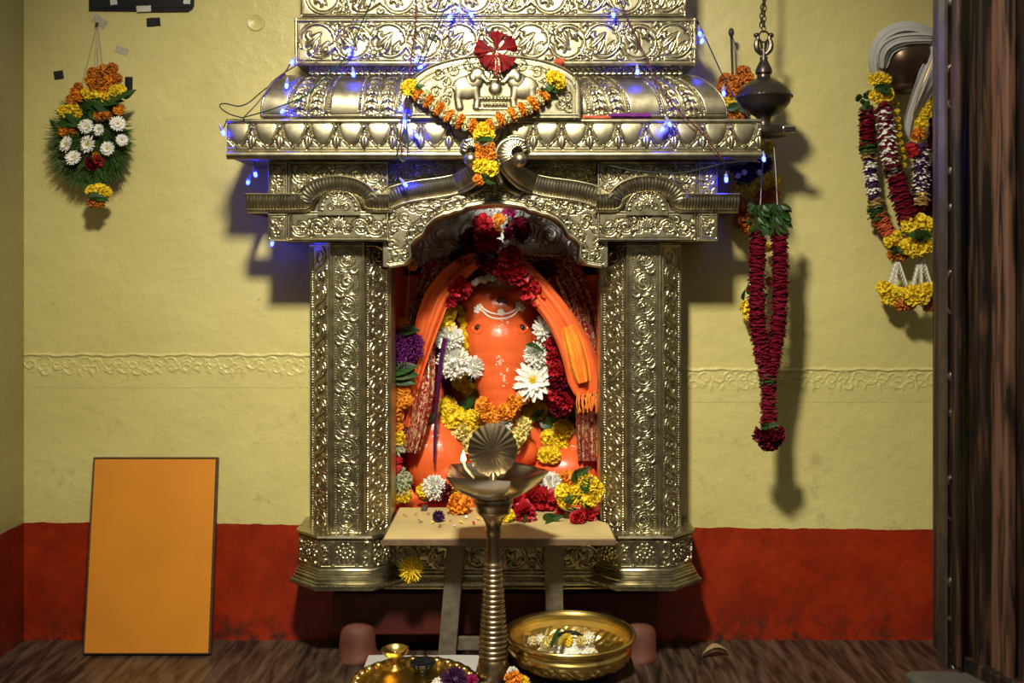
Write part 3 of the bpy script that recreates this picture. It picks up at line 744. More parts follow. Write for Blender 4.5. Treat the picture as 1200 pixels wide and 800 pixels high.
# --- red plinth and rounded stone feet under it
mb = MB()
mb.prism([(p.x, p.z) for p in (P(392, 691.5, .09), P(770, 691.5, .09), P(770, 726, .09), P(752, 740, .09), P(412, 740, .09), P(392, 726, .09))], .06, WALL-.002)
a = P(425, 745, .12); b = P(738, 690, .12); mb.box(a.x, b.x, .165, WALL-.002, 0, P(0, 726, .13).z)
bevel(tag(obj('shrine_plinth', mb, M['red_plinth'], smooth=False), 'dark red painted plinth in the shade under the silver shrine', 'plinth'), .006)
for px, lab in ((420, 'rounded red stone foot under the left pillar of the shrine'), (748, 'rounded red stone foot behind the brass bowl under the right pillar')):
    mb = MB(); c = P(px, 775, .062); c.z = 0
    pr = [(0, .108), (.022, .106), (.040, .096), (.050, .080), (.054, .05), (.056, .015), (.062, .008), (.062, 0), (0, 0)]
    mb.lathe(pr, c, 28, rfn=lambda a, i: 1+.05*math.sin(3*a+i))
    tag(obj('rounded_stone', mb, M['foot'], sharp=60), lab, 'stone')
# ------------------------------------------------------------------ flower heads, petals, leaves (meshes shared by their copies)
def petal(mb, base, d, w, L, W, cup=.2, curl=.2, mi=0, tip=.6, nx=3):
    """one petal: starts at base, runs along d, w is its sideways direction; cup bends the sides up, curl bends the tip along the normal"""
    d = Vector(d).normalized(); w = Vector(w); w = (w-d*w.dot(d)).normalized(); n = d.cross(w)
    A = np.zeros((4, nx, 3))
    for i, t in enumerate((0, .35, .72, 1.0)):
        wid = W*(.35, .85, 1.0, tip)[i]
        for j in range(nx):
            q = 2*j/(nx-1)-1
            A[i, j] = Vector(base)+d*(L*t)+w*(wid*q)+n*(cup*W*q*q+curl*L*t*t)
    mb.grid(A, mi=mi)
def fib(n, zmin=-1.0):
    for i in range(n):
        z = 1-(1-zmin)*(i+.5)/n; r = math.sqrt(max(0, 1-z*z)); a = i*2.399963
        yield Vector((r*math.cos(a), r*math.sin(a), z))
def marigold_mesh(name, m, n=110, seed=1, flat=.8, zmin=-.75):
    g = random.Random(seed); mb = MB(); mb.ell((0, 0, 0), (.66, .66, .66*flat), 14, 9)
    for d in fib(n, zmin):
        d = (d+Vector((g.uniform(-.16, .16), g.uniform(-.16, .16), g.uniform(-.16, .16)))).normalized()
        s = Vector((d.x, d.y, d.z*flat)); t = d.orthogonal(); t.rotate(Quaternion(d, g.uniform(0, 6.28)))
        petal(mb, s*.55, d+t*.35, d.cross(t), .42*g.uniform(.85, 1.15), .17*g.uniform(.8, 1.2), g.uniform(-.4, .5), g.uniform(-.3, .45), tip=1.0)
    return mesh_of(name, mb, m)
def mum_mesh(name, m, n=150, seed=2, thin=.105, zmin=-.25, curl=.28, flat=.85):
    g = random.Random(seed); mb = MB(); mb.ell((0, 0, 0), (.5, .5, .44), 10, 7)
    for d in fib(n, zmin):
        d = (d+Vector((g.uniform(-.1, .1), g.uniform(-.1, .1), g.uniform(-.1, .1)))).normalized()
        s = Vector((d.x, d.y, d.z*flat)); w = d.cross(Vector((0, 0, 1)))
        if w.length < .05: w = d.orthogonal()
        petal(mb, s*.18, s, w, .84*g.uniform(.85, 1.1), thin*g.uniform(.8, 1.2), .5, -curl*g.uniform(.3, 1.0)*(1 if d.z > -.1 else -.4), tip=.35)
    return mesh_of(name, mb, m)
def daisy_mesh(name, mp, mc, n=15, seed=3, wid=.13):
    g = random.Random(seed); mb = MB()
    for lay, (cnt, L, lift) in enumerate(((n, 1.0, .05), (n-2, .86, .22), (n-5, .6, .5))):
        for k in range(cnt):
            a = 2*PI*k/cnt+lay*.37+g.uniform(-.07, .07); d = Vector((math.cos(a), math.sin(a), lift+g.uniform(-.05, .1)))
            petal(mb, Vector((.1*math.cos(a), .1*math.sin(a), .05*lay)), d, Vector((0, 0, 1)).cross(d), L*g.uniform(.85, 1.0), wid, .5, g.uniform(-.15, .1), tip=.4)
    pm = mesh_of(name, mb, mp); mb = MB()
    for d in fib(60, .1):
        petal(mb, Vector((d.x*.16, d.y*.16, .08+.08*d.z)), d+Vector((0, 0, .5)), d.orthogonal(), .13, .03, .3, .2, tip=.9)
    mb.ell((0, 0, .08), (.2, .2, .1), 12, 6)
    return pm, mesh_of(name+'_centre', mb, mc)
def ruffled_mesh(name, m, n=16, seed=4, core=None):
    """loose many-petalled red blossom (carnation / oleander like)"""
    g = random.Random(seed); mb = MB()
    for i, d in enumerate(fib(n, -.15)):
        for q in range(2):
            dd = (d+Vector((g.uniform(-.3, .3), g.uniform(-.3, .3), g.uniform(-.2, .3)))).normalized(); t = dd.orthogonal(); t.rotate(Quaternion(dd, g.uniform(0, 6.28)))
            L = g.uniform(.75, 1.05); W = g.uniform(.26, .42); w = t; nn = dd.cross(w); A = np.zeros((5, 6, 3))
            for a in range(5):
                for b in range(6):
                    u = a/4; v = 2*b/5-1
                    A[a, b] = dd*(.08+L*u)*(1-.10*abs(v)*u)+w*(W*v*(.25+.75*u**.8))+nn*(.22*u*u+.15*W*v*v+.10*u*math.sin(7*v+i+q)+g.uniform(-.02, .02))
            mb.grid(A)
    return mesh_of(name, mb, m)
def leaf_mesh(name, m, bend=.3):
    mb = MB(); A = np.zeros((7, 5, 3))
    for i in range(7):
        t = i/6; w = .28*math.sin(PI*min(1, t**.75*.97+.02))
        for j in range(5):
            q = j/2-1; A[i, j] = (t, w*q, -bend*t*t+.16*abs(q)*w*2-.02*(q == 0))
    mb.grid(A); return mesh_of(name, mb, m)
FM = {}
for k, m, s in (('orange', 'marigold', 1), ('orange_b', 'marigold', 21), ('deep', 'marigold_deep', 2), ('yellow', 'yellow', 3), ('yellow_b', 'yellow', 23), ('lemon', 'lemon', 4), ('cream', 'cream', 5)):
    FM[k] = marigold_mesh('marigold_'+k, M[m], seed=s)
FM['white'] = mum_mesh('chrysanthemum_white', M['white']); FM['white_b'] = mum_mesh('chrysanthemum_white_b', M['white'], seed=9, thin=.12, n=130)
FM['yellow_mum'] = mum_mesh('chrysanthemum_yellow', M['yellow'], seed=12, thin=.06, zmin=-.7, curl=.15)
FM['violet'] = mum_mesh('aster_violet', M['violet'], seed=13, thin=.07, n=110); FM['purple'] = mum_mesh('aster_purple', M['purple'], seed=14, thin=.11, n=80, zmin=-.5)
FM['sage'] = mum_mesh('tuberose_buds', M['sage'], seed=15, thin=.11, n=40, zmin=-.6, curl=.1); FM['cream_bud'] = mum_mesh('cream_buds', M['jasmine'], seed=16, thin=.12, n=40, zmin=-.6)
FM['daisy'], FM['daisy_c'] = daisy_mesh('daisy', M['white'], M['yellow'])
FM['small_daisy'], FM['small_daisy_c'] = daisy_mesh('small_daisy', M['white'], M['yellow'], 20, 8, .11)
FM['red'] = ruffled_mesh('red_blossom', M['red']); FM['red_b'] = ruffled_mesh('red_blossom_b', M['red'], 20, 41); FM['maroon'] = ruffled_mesh('maroon_blossom', M['rose'], 18, 42)
FM['magenta'] = ruffled_mesh('magenta_blossom', M['magenta'], 10, 43); FM['coral'] = ruffled_mesh('coral_blossom', M['coral'], 12, 44)
FM['leaf'] = leaf_mesh('leaf', M['leaf']); FM['leaf_b'] = leaf_mesh('leaf_b', M['leaf'], -.25)
def petal_piece(name, m, seed):
    g = random.Random(seed); mb = MB(); petal(mb, (-.5, 0, 0), (1, 0, .1), (0, 1, 0), 1, .34, .3, .15, tip=.7); return mesh_of(name, mb, m)
for k in ('red', 'rose', 'yellow', 'white', 'violet', 'marigold', 'leaf'): FM['p_'+k] = petal_piece('fallen_petal_'+k, M[k], 1)

KIND = {'orange': 'marigold', 'orange_b': 'marigold', 'deep': 'marigold', 'yellow': 'marigold', 'yellow_b': 'marigold', 'lemon': 'marigold', 'cream': 'marigold', 'white': 'chrysanthemum',
        'white_b': 'chrysanthemum', 'yellow_mum': 'chrysanthemum', 'violet': 'aster', 'purple': 'aster', 'sage': 'flower_bud', 'cream_bud': 'flower_bud', 'red': 'red_blossom', 'red_b': 'red_blossom',
        'maroon': 'red_blossom', 'magenta': 'blossom', 'coral': 'blossom', 'leaf': 'leaf', 'leaf_b': 'leaf', 'daisy': 'daisy', 'small_daisy': 'daisy'}
fr = random.Random(99)
def put(key, parent, px, py, Y, r, dx=None, dz=None, flat=1.0, rot=None):
    """a flower head of radius r px at depth Y, as part of a garland"""
    dx = fr.uniform(-.35, .35) if dx is None else dx; dz = fr.uniform(-.1, .45) if dz is None else dz
    s = r*S(Y); q = rot or face(dx, dz, fr.uniform(0, 6.28))
    o = inst(FM[key], KIND[key], parent, P(px, py, Y), q, (s, s, s*flat))
    return o
def put_leaf(parent, px, py, Y, L, ang, key='leaf', tilt=.3):
    """leaf of length L px lying in the picture-facing plane at angle ang (degrees, 0 = right, 90 = up)"""
    a = math.radians(ang); d = Vector((math.cos(a), -tilt, math.sin(a))).normalized()
    q = d.to_track_quat('X', 'Z'); q = q @ Quaternion((1, 0, 0), PI/2+fr.uniform(-.5, .5)); s = L*S(Y)
    return inst(FM[key], 'leaf', parent, P(px, py, Y), q, s)
def loose(key, label, cat, px, py, Y, r, group=None, dx=None, dz=None, flat=1.0, name=None, rot=None):
    s = r*S(Y); dx = fr.uniform(-.3, .3) if dx is None else dx; dz = fr.uniform(0, .5) if dz is None else dz
    q = rot or face(dx, dz, fr.uniform(0, 6.28))
    if key in ('daisy', 'small_daisy'):
        t = thing('daisy', label, cat, P(px, py, Y), group)
        inst(FM[key], 'petals', t, P(px, py, Y), q, s); inst(FM[key+'_c'], 'flower_centre', t, P(px, py, Y), q, s); return t
    o = inst(FM[key], name or KIND[key], None, P(px, py, Y), q, (s, s, s*flat)); return tag(o, label, cat, group)
def thread(parent, pts, r=.0007, name='thread', m=None):
    mb = MB(); mb.tube(pts, r, 5); return obj(name, mb, m or M['thread'], parent)
def petal_strand(mb, path, r, k=8, step=.42, seed=1, L=.75, W=.42, mi=lambda t: 0):
    """petals packed in rings around a 3-D path"""
    g = random.Random(seed); path = resample(chaikin(np.array([tuple(p) for p in path]), 2) if len(path) > 2 else np.array([tuple(p) for p in path]), r*step); n = len(path)
    for i in range(n):
        c = Vector(path[i]); t = (Vector(path[min(i+1, n-1)])-Vector(path[max(i-1, 0)])).normalized(); a = t.orthogonal().normalized(); b = t.cross(a)
        for j in range(k):
            th = 2*PI*(j+.5*(i % 2))/k+g.uniform(-.25, .25); o = a*math.cos(th)+b*math.sin(th); w = t.cross(o)
            petal(mb, c+o*r*.42+t*r*g.uniform(-.22, .22), o*g.uniform(.42, .62)+t*g.uniform(.6, 1.1)+w*g.uniform(-.25, .25), w, r*L*g.uniform(.8, 1.15), r*W*g.uniform(.8, 1.15), .35, -.25, mi=mi(i/max(1, n-1)), tip=.75)
    mb.tube([tuple(p) for p in path], r*.55, 8, mi=mi(0)); return mb
def path3(pts, Y): return [P(x, y, (p[0] if p else Y)) for x, y, *p in pts]
# ------------------------------------------------------------------ the orange idol
idol = thing('elephant_headed_idol', 'vermilion orange elephant-headed idol seated inside the silver shrine', 'idol', P(582, 600, .42))
mb = MB()
DY = .09
def lump(px, py, Y, rx, rz, ry, rot=None):
    Y += DY; s = S(Y); mb.ell(P(px, py, Y), (rx*s, ry, rz*s), 28, 18, rot=rot)
lump(586, 386, .43, 56, 60, .135); lump(586, 362, .40, 47, 35, .13)                                  # skull and brow
lump(572, 347, .345, 24, 16, .06); lump(603, 347, .345, 24, 16, .06)                                   # twin domes of the forehead
lump(547, 400, .40, 20, 32, .075); lump(629, 400, .40, 21, 34, .075)                                   # cheeks
s_ = S(.4)*1.06
for x, y, r, Y in ((586, 400, 40, .355), (586, 415, 36, .345), (586, 430, 31.5, .335), (586, 445, 28, .325), (587, 458, 25, .318), (588, 470, 22, .312), (590, 482, 19.5, .31), (594, 496, 17.5, .31), (599, 510, 16, .312), (606, 522, 15, .315), (616, 530, 14, .32)):
    mb.ell(P(x, y, Y+DY), (r*s_, r*s_*.95, r*s_), 24, 16)
lump(527, 402, .47, 26, 44, .035, Euler((0, .25, .35)).to_matrix()); lump(646, 402, .47, 26, 44, .035, Euler((0, -.25, -.35)).to_matrix())   # ears
lump(586, 540, .46, 88, 88, .12); lump(586, 470, .50, 84, 60, .09)                                      # belly and chest
for x, y, r, Y in ((512, 440, 19, .44), (506, 465, 22, .42), (504, 490, 27, .40), (508, 515, 33, .37), (512, 540, 37, .35), (520, 562, 33, .335), (532, 580, 24, .33)):
    Y += DY; s = S(Y); mb.ell(P(x, y, Y), (r*s, r*s*.85, r*s*1.15), 24, 16)
for x, y, r, Y in ((668, 435, 19, .45), (676, 465, 20, .43), (677, 490, 20, .42), (676, 515, 22, .40)):
    Y += DY; s = S(Y); mb.ell(P(x, y, Y), (r*s, r*s*.85, r*s*1.2), 24, 16)
lump(663, 556, .345, 41, 32, .075); lump(690, 580, .36, 26, 26, .06); lump(586, 590, .43, 112, 36, .13)   # knee, foot, seat
lump(480, 585, .40, 24, 20, .06); lump(695, 548, .43, 18, 34, .06)
a_, b_ = P(456, 606, .56), P(708, 322, .56); mb.box(a_.x+.012, b_.x-.012, .53, .70, a_.z, b_.z)        # the slab it is carved from
body = obj('body', mb, M['idol'], idol, sharp=180)
rm = body.modifiers.new('Remesh', 'REMESH'); rm.mode = 'VOXEL'; rm.voxel_size = .0048; rm.use_smooth_shade = True
sm = body.modifiers.new('Smooth', 'SMOOTH'); sm.iterations = 7; sm.factor = .5
dg = bpy.context.evaluated_depsgraph_get(); me = bpy.data.meshes.new_from_object(body.evaluated_get(dg)); body.modifiers.clear(); body.data = me
me.polygons.foreach_set('use_smooth', [True]*len(me.polygons))
off = WL[body.name]
bvh = BVHTree.FromPolygons([v.co+off for v in me.vertices], [tuple(p.vertices) for p in me.polygons])
EYEP = Vector((0, -D, EYE))
def on_idol(px, py, out=.0, default=.49):
    d = (P(px, py, 0)-EYEP).normalized(); h = bvh.ray_cast(EYEP, d)
    p = h[0] if h[0] is not None else P(px, py, default)
    return p-d*out
def depth(px, py, out=.0, default=.42): return on_idol(px, py, out, default).y
for px in (560, 611.5):
    mb = MB(); p = on_idol(px, 384); mb.ell(p+Vector((0, .004, 0)), (.0105, .009, .0105), 16, 10)
    eye = obj('eye', mb, M['black'], idol)
    mb = MB(); mb.tube([on_idol(px+6.6*math.cos(a), 384+5.6*math.sin(a)+1, .0005) for a in np.linspace(0, 2*PI, 18)], .0022, 8, closed=True)
    obj('eyelid', mb, M['idol'], idol)
# white paste marks on the forehead and trunk
def on_line(pts, r, up=.0012):
    return [on_idol(x, y, up) for x, y in resample(chaikin(pts, 2), 1.5)]
mb = MB()
for dy in (0, 6.5):
    mb.tube(on_line([(561+dy*.6, 357+dy), (572, 366+dy*.8), (586, 369+dy*.8), (600, 366+dy*.8), (611-dy*.6, 357+dy)], 1), .0030, 6)
for x, y in ((562, 360), (587, 366), (608, 357), (611, 361), (559, 363)):
    for a in range(5): mb.ell(on_idol(x+2.8*math.cos(a*1.257), y+2.8*math.sin(a*1.257), .001), (.0052, .003, .0052), 8, 6)
    mb.ell(on_idol(x, y, .002), (.004, .003, .004), 8, 6)
obj('forehead_mark', mb, M['white_paste'], idol)
mb = MB(); mb.ell(on_idol(586, 352, .001), (.013, .004, .010), 14, 8); mb.ell(on_idol(592, 354, .001), (.008, .003, .007), 12, 8); obj('forehead_gem', mb, M['matchbox'], idol)
SMEAR = mat('pale_smear', (.80, .42, .28), .55); g = random.Random(3)
for cx_, cy_, n_, sx, sy in ((586, 424, 12, 3, 3), (591, 444, 9, 2, 5), (503, 462, 5, 2, 2), (497, 485, 6, 3, 3), (500, 522, 5, 3, 2), (655, 520, 8, 6, 3), (590, 378, 7, 2, 5)):
    mb = MB()
    for _ in range(n_):
        x, y = g.gauss(cx_, sx), g.gauss(cy_, sy); p = on_idol(x, y, .0002); q = g.uniform(.002, .0055); mb.ell(p, (q, .0016, q*g.uniform(.6, 1.3)), 8, 6)
    obj('paste_smear', mb, SMEAR, idol)


# --- orange stole over the head, hanging down both sides
def ribbon(mb, mid, wid, folds=3, amp=.012, thick=.003, mi=None, seed=1, lift=0.0):
    mid = np.array(mid, float); n = 60; t = np.linspace(0, 1, n); tt = np.linspace(0, 1, len(mid))
    q = chaikin(mid, 3); q = np.stack([np.interp(t, np.linspace(0, 1, len(q)), q[:, k]) for k in range(3)], 1)
    w = np.interp(t, np.linspace(0, 1, len(wid)), wid); g = np.gradient(q[:, :2], axis=0); nn = np.stack([g[:, 1], -g[:, 0]], 1); nn /= np.linalg.norm(nn, axis=1)[:, None]
    m = 25; A = np.zeros((n, m, 3)); ph = seed*1.3
    for i in range(n):
        for j in range(m):
            v = 2*j/(m-1)-1; x = q[i, 0]+nn[i, 0]*w[i]*v; y = q[i, 1]+nn[i, 1]*w[i]*v; Y = q[i, 2]
            z = amp*(math.sin(folds*PI*v+ph+2.2*t[i])+.5*math.sin(2.3*folds*PI*v+3*t[i]+ph))*(.5+.5*min(1, 3*t[i]))+.012*v*v
            A[i, j] = P(x, y, Y-lift+z)
    B = A.copy(); B[:, :, 1] += thick
    mb.grid(A); mb.grid(B[:, ::-1])
    for e in (np.s_[:, 0], np.s_[:, -1]): mb.grid(np.stack([A[e], B[e]], 1))
    for e in (0, -1): mb.grid(np.stack([A[e], B[e]], 1))
    return A
st = thing('orange_stole', 'plain orange cloth draped over the idol\'s head and hanging down both sides', 'cloth', P(586, 480, .3))
mb = MB(); ribbon(mb, [(562, 302, .30), (538, 315, .285), (514, 343, .28), (503, 372, .27), (494, 405, .27), (485, 440, .28), (479, 478, .29), (476, 500, .30)], [7, 12, 15, 15, 12, 9, 7, 7], 1.6, .008, seed=2)
obj('left_drape', mb, M['stole'], st)
mb = MB(); ribbon(mb, [(590, 300, .30), (612, 316, .285), (634, 344, .27), (656, 372, .255), (674, 405, .25), (684, 435, .26), (690, 462, .27)], [7, 12, 15, 16, 19, 21, 14], 1.6, .008, seed=5)
obj('right_drape', mb, M['stole'], st)
mb = MB(); ribbon(mb, [(665, 382, .236), (672, 402, .232), (678, 425, .235), (684, 448, .245)], [7, 11, 12, 8], 2, .006, seed=5)
obj('yellow_panel', mb, M['stole_yellow'], st)['label'] = 'yellow woven panel'
mb = MB(); g = random.Random(4)
for k in range(26):
    x = 677+k*1.05; mb.tube([P(x, 462+g.uniform(-4, 4), .265), P(x+g.uniform(-2, 2), 472, .262), P(x+g.uniform(-3, 3), 480+g.uniform(-3, 4), .268)], .0022, 5)
obj('fringe', mb, M['stole_yellow'], st)

# --- dark red and gold tinsel veil behind the stole
vl = thing('tinsel_veil', 'dark red and gold tinsel veil hanging behind the orange stole on the idol', 'veil', P(586, 540, .34))
mb = MB(); ribbon(mb, [(505, 306, .36), (545, 309, .345), (590, 303, .33), (640, 306, .34), (672, 312, .36)], [6, 9, 9, 11, 9], 3, .012, seed=3); obj('top_fold', mb, M['tinsel'], vl)
mb = MB(); ribbon(mb, [(515, 312, .37), (500, 345, .36), (492, 400, .335), (494, 450, .30), (487, 495, .30), (481, 530, .31)], [16, 18, 18, 16, 13, 9], 4, .012, seed=6); obj('left_side', mb, M['tinsel'], vl)
mb = MB(); ribbon(mb, [(652, 308, .36), (670, 340, .35), (686, 390, .33), (692, 440, .32), (691, 490, .33), (692, 540, .35)], [17, 23, 22, 18, 16, 15], 5, .013, seed=8); obj('right_side', mb, M['tinsel'], vl)

# ------------------------------------------------------------------ flowers and garlands on the idol
def idol_flower(key, label, px, py, r, out=None, cat='flower', **k):
    Y = depth(px, py, (r*.0026*.5) if out is None else out); Y = min(Y, .36); return loose(key, label, cat, px, py, Y, r, **k)
top = [('maroon', 'dark red blossom leaning left of the idol\'s crown, beside the green sprig', 553, 282, 15, .29), ('red', 'rose red blossom standing highest on the left of the idol\'s crown', 566, 262, 12, .27), ('red_b', 'large crimson blossom at the middle of the idol\'s crown above the gem', 572, 283, 17, .26),
       ('maroon', 'dark maroon blossom right of the crown, behind the orange marigold', 608, 270, 15, .30), ('magenta', 'small magenta blossom at the very top of the crown under the arch peak', 596, 248, 9, .28), ('magenta', 'magenta bud hanging right of the orange marigold on the crown', 596, 274, 8, .26),
       ('red_b', 'crimson blossom on the crown just left of the right orange drape', 598, 302, 14, .25), ('red', 'crimson blossom lying on the brow under the right orange drape', 606, 322, 14, .255), ('maroon', 'dark red blossom by the left drape just above the forehead', 571, 305, 15, .26),
       ('red', 'dark crimson blossom at the left temple of the idol', 538, 336, 15, .30), ('red_b', 'crimson blossom low on the left temple above the yellow marigold', 526, 350, 11, .31), ('red', 'crimson blossom on the right temple under the orange drape', 620, 338, 15, .29), ('red_b', 'small crimson blossom farthest right on the temple', 632, 352, 10, .29),
       ('maroon', 'dark maroon blossom behind the top of the right orange drape', 640, 318, 13, .32), ('maroon', 'dark maroon blossom at the left end of the crown behind the orange drape', 538, 305, 13, .32), ('red', 'crimson blossom between crown gem and forehead', 589, 318, 13, .26)]
for k, lab, x, y, r, Y in top: loose(k, lab, 'flower', x, y, Y, r)
loose('orange', 'orange marigold at the top of the idol\'s red crown flowers', 'flower', 585, 257, .265, 8); loose('deep', 'deep orange marigold just below another on the crown', 'flower', 582, 270, .265, 7)
loose('orange_b', 'single orange marigold hanging on a thread left under the arch', 'flower', 483, 312, .12, 6)
def sprig(px, py, Y, label, n=14, L=16, ang=120, spread=90):
    mb = MB()
    for k in range(n):
        a = math.radians(ang+fr.uniform(-spread, spread)); d = Vector((math.cos(a), -fr.uniform(.1, .7), math.sin(a)))
        petal(mb, P(px+fr.uniform(-3, 3), py+fr.uniform(-3, 3), Y), d, d.orthogonal(), L*S(Y)*fr.uniform(.6, 1), L*S(Y)*.06, .4, .1, tip=.3)
    return tag(obj('green_sprig', mb, M['leaf']), label, 'leaves')
sprig(543, 291, .275, 'green sprig tucked in left of the crown flowers'); sprig(583, 322, .245, 'small green sprig hanging at the middle of the brow', 10, 12, -90, 60); sprig(597, 262, .255, 'tiny green sprig on the top right of the crown', 6, 10, 80, 60)
mb = MB(); p = P(575, 301, .235); mb.ell(p, (.011, .007, .012), 12, 8); tag(obj('blue_gem', mb, M['blue_foil']), 'small blue gem shining in the crown flowers', 'jewel')
for k_, (x, y, lab) in enumerate(((556, 322, 'dark red blossom filling the left end of the hairline above the forehead'), (572, 317, 'dark red blossom behind the jasmine left of the brow centre'), (603, 319, 'dark red blossom behind the jasmine right of the brow centre'), (617, 326, 'dark red blossom filling the right end of the hairline above the forehead'))): loose(('maroon', 'red')[k_ % 2], lab, 'flower', x, y, .345, 12)
j = thing('jasmine_string', 'string of small white jasmine buds along the idol\'s hairline', 'garland', P(585, 330, .27))
for k in range(17):
    t = k/16; x = 556+62*t; y = 332-9*math.sin(PI*t)+fr.uniform(-2, 2); put('cream_bud', j, x, y, .315, 4.4)
idol_flower('yellow', 'topmost yellow marigold left of the idol\'s face', 524, 366, 12); idol_flower('yellow_b', 'yellow marigold half hidden over the upper left white chrysanthemum', 522, 381, 11)
idol_flower('white', 'white chrysanthemum left of the idol\'s face, upper of the two', 527, 397, 17); idol_flower('white_b', 'white chrysanthemum left of the idol\'s trunk, lower of the two', 532, 425, 20)
idol_flower('white', 'small white chrysanthemum seen from the side touching the trunk on its left', 556, 430, 13, dx=.9, dz=.1); idol_flower('white_b', 'white chrysanthemum right of the idol\'s face, upper of the two', 640, 386, 17)
idol_flower('white', 'white chrysanthemum right of the idol\'s face, just above the large daisy', 629, 416, 16); idol_flower('daisy', 'large open white daisy with yellow centre right of the trunk', 625, 445, 26, out=.075, dx=-.1, dz=.25)
idol_flower('white', 'white chrysanthemum under the tip of the trunk', 588, 497, 13); idol_flower('maroon', 'maroon blossom between the two white chrysanthemums right of the face', 643, 404, 9)
idol_flower('yellow', 'yellow marigold behind the upper white chrysanthemum right of the face', 650, 375, 9)
def leaf_at(label, px, py, L, ang, Y=None):
    Y = depth(px, py, .03) if Y is None else Y; o = put_leaf(None, px, py, Y, L, ang); return tag(o, label, 'leaf')
leaf_at('green leaf under the lower left white chrysanthemum', 536, 452, 30, 20); leaf_at('green leaf right of the face under the white chrysanthemum', 616, 404, 22, -20); leaf_at('green leaf left of the face between the white chrysanthemums', 528, 414, 24, 15)
# string of little yellow flowers beside the face
yg = thing('yellow_bead_garland', 'thin string of tiny yellow flowers along the left cheek of the idol', 'garland', P(540, 410, .3))
for k in range(9): put('yellow', yg, 539+(k % 2)*2+k*.7, 362+k*6.2, depth(542+k*.7, 362+k*6.2, .012), 4.6)
# face garland of marigolds
gl = thing('trunk_garland', 'short garland of orange marigolds looped under the idol\'s trunk', 'garland', P(585, 490, .26))
for key, x, y, r in (('yellow', 541, 446, 13), ('yellow_b', 551, 458, 11), ('orange', 560, 466, 11), ('orange_b', 567, 475, 11), ('orange', 574, 485, 12), ('orange_b', 582, 490, 9), ('orange', 594, 482, 12), ('orange_b', 603, 472, 11), ('deep', 612, 464, 11)):
    put(key, gl, x, y, depth(x, y, .028), r)
og_ = thing('yellow_collar_garland', 'thick collar garland of yellow and lemon marigolds with green leaves across the idol\'s chest', 'garland', P(580, 520, .26))
for key, x, y, r in (('yellow', 525, 475, 12), ('yellow_b', 521, 478, 9), ('yellow_b', 530, 490, 14), ('yellow', 538, 486, 11), ('yellow', 558, 491, 14), ('yellow_b', 551, 497, 12), ('lemon', 538, 505, 12), ('lemon', 546, 513, 13), ('yellow', 571, 497, 9),
                     ('yellow', 617, 486, 12), ('lemon', 612, 500, 13), ('lemon', 605, 512, 13), ('yellow_b', 631, 480, 12), ('yellow', 623, 482, 10), ('lemon', 600, 522, 12), ('lemon', 553, 522, 12)):
    put(key, og_, x, y, depth(x, y, .022), r)
for x, y, L, a in ((537, 478, 22, 30), (542, 472, 24, -30), (548, 478, 22, 70), (516, 486, 20, 200), (622, 492, 20, 40), (632, 494, 20, -20), (600, 496, 18, 200)): put_leaf(og_, x, y, depth(x, y, .03), L, a)
rg = thing('rose_garland', 'crimson petal garland with a yellow end on the right of the idol\'s chest', 'garland', P(650, 500, .28))
for x, y, r in ((648, 402, 11), (657, 408, 12), (650, 418, 12), (660, 424, 12), (653, 434, 12), (662, 440, 12), (655, 449, 13), (664, 455, 11), (654, 463, 12), (662, 470, 12), (655, 478, 11)): put(('red', 'maroon', 'red_b')[int(x) % 3], rg, x, y, .34, r)
for k in range(9): put_leaf(rg, 658+fr.uniform(-9, 9), 490+fr.uniform(-5, 5), depth(658, 490, .04), 17, fr.uniform(-30, 210))
for x, y, r in ((660, 503, 13), (652, 508, 13), (655, 518, 13), (647, 523, 12), (644, 512, 11), (640, 533, 11), (648, 534, 10)): put('yellow' if fr.random() < .6 else 'yellow_b', rg, x, y, depth(x, y, .03), r)
put('deep', rg, 639, 526, depth(639, 526, .05), 7)
pg = thing('purple_petal_garland', 'narrow dark purple and maroon petal garland left of the idol\'s trunk', 'garland', P(520, 440, .3))
mb = MB(); petal_strand(mb, [on_idol(x, y, .02, .36) for x, y in ((516, 400), (519, 425), (523, 450), (527, 466))], .020, 8, .45, 5); obj('petals', mb, M['purple'], pg)
mb = MB(); ribbon(mb, [(522, 396, .30), (517, 420, .31), (513, 460, .32), (510, 500, .31), (509, 542, .31)], [3.2, 2.8, 2.2, 2, 1.2], 1, .004, seed=1); tag(obj('purple_ribbon', mb, M['violet_silk']), 'shiny purple ribbon hanging over the idol\'s left arm', 'ribbon')
# long garland at the left edge of the opening
lg = thing('edge_garland', 'long mixed garland hanging along the left pillar inside the shrine opening', 'garland', P(468, 580, .27))
put('white', lg, 461, 388, .27, 7); put('orange', lg, 472, 381, .26, 9); put_leaf(lg, 466, 388, .25, 26, 10)
for x, y in ((467, 395), (480, 398), (472, 408), (484, 412), (465, 416), (477, 421), (485, 402), (470, 426)): put('purple', lg, x, y, .255, 12)
for a in (0, 20, -25): put_leaf(lg, 456, 436, .24, 34, a)
for k, (x, y, key) in enumerate(((470, 450, 'orange'), (474, 469, 'orange_b'), (462, 462, 'deep'), (473, 455, 'orange_b'), (463, 476, 'orange'), (464, 488, 'deep'), (463, 499, 'orange_b'), (463, 508, 'yellow'), (466, 515, 'yellow_b'))): put(key, lg, x, y, .26, 10, flat=.8)
for x, y in ((465, 524), (468, 556), (474, 563), (464, 566), (471, 572)): put('sage', lg, x, y, .26, 11)
mb = MB(); petal_strand(mb, [P(464, 533, .262), P(464, 548, .262)], .024, 8, .4, 6); obj('red_band', mb, M['red'], lg)
for x, y in ((466, 582), (475, 580), (458, 584)): put('yellow', lg, x, y, .26, 9)
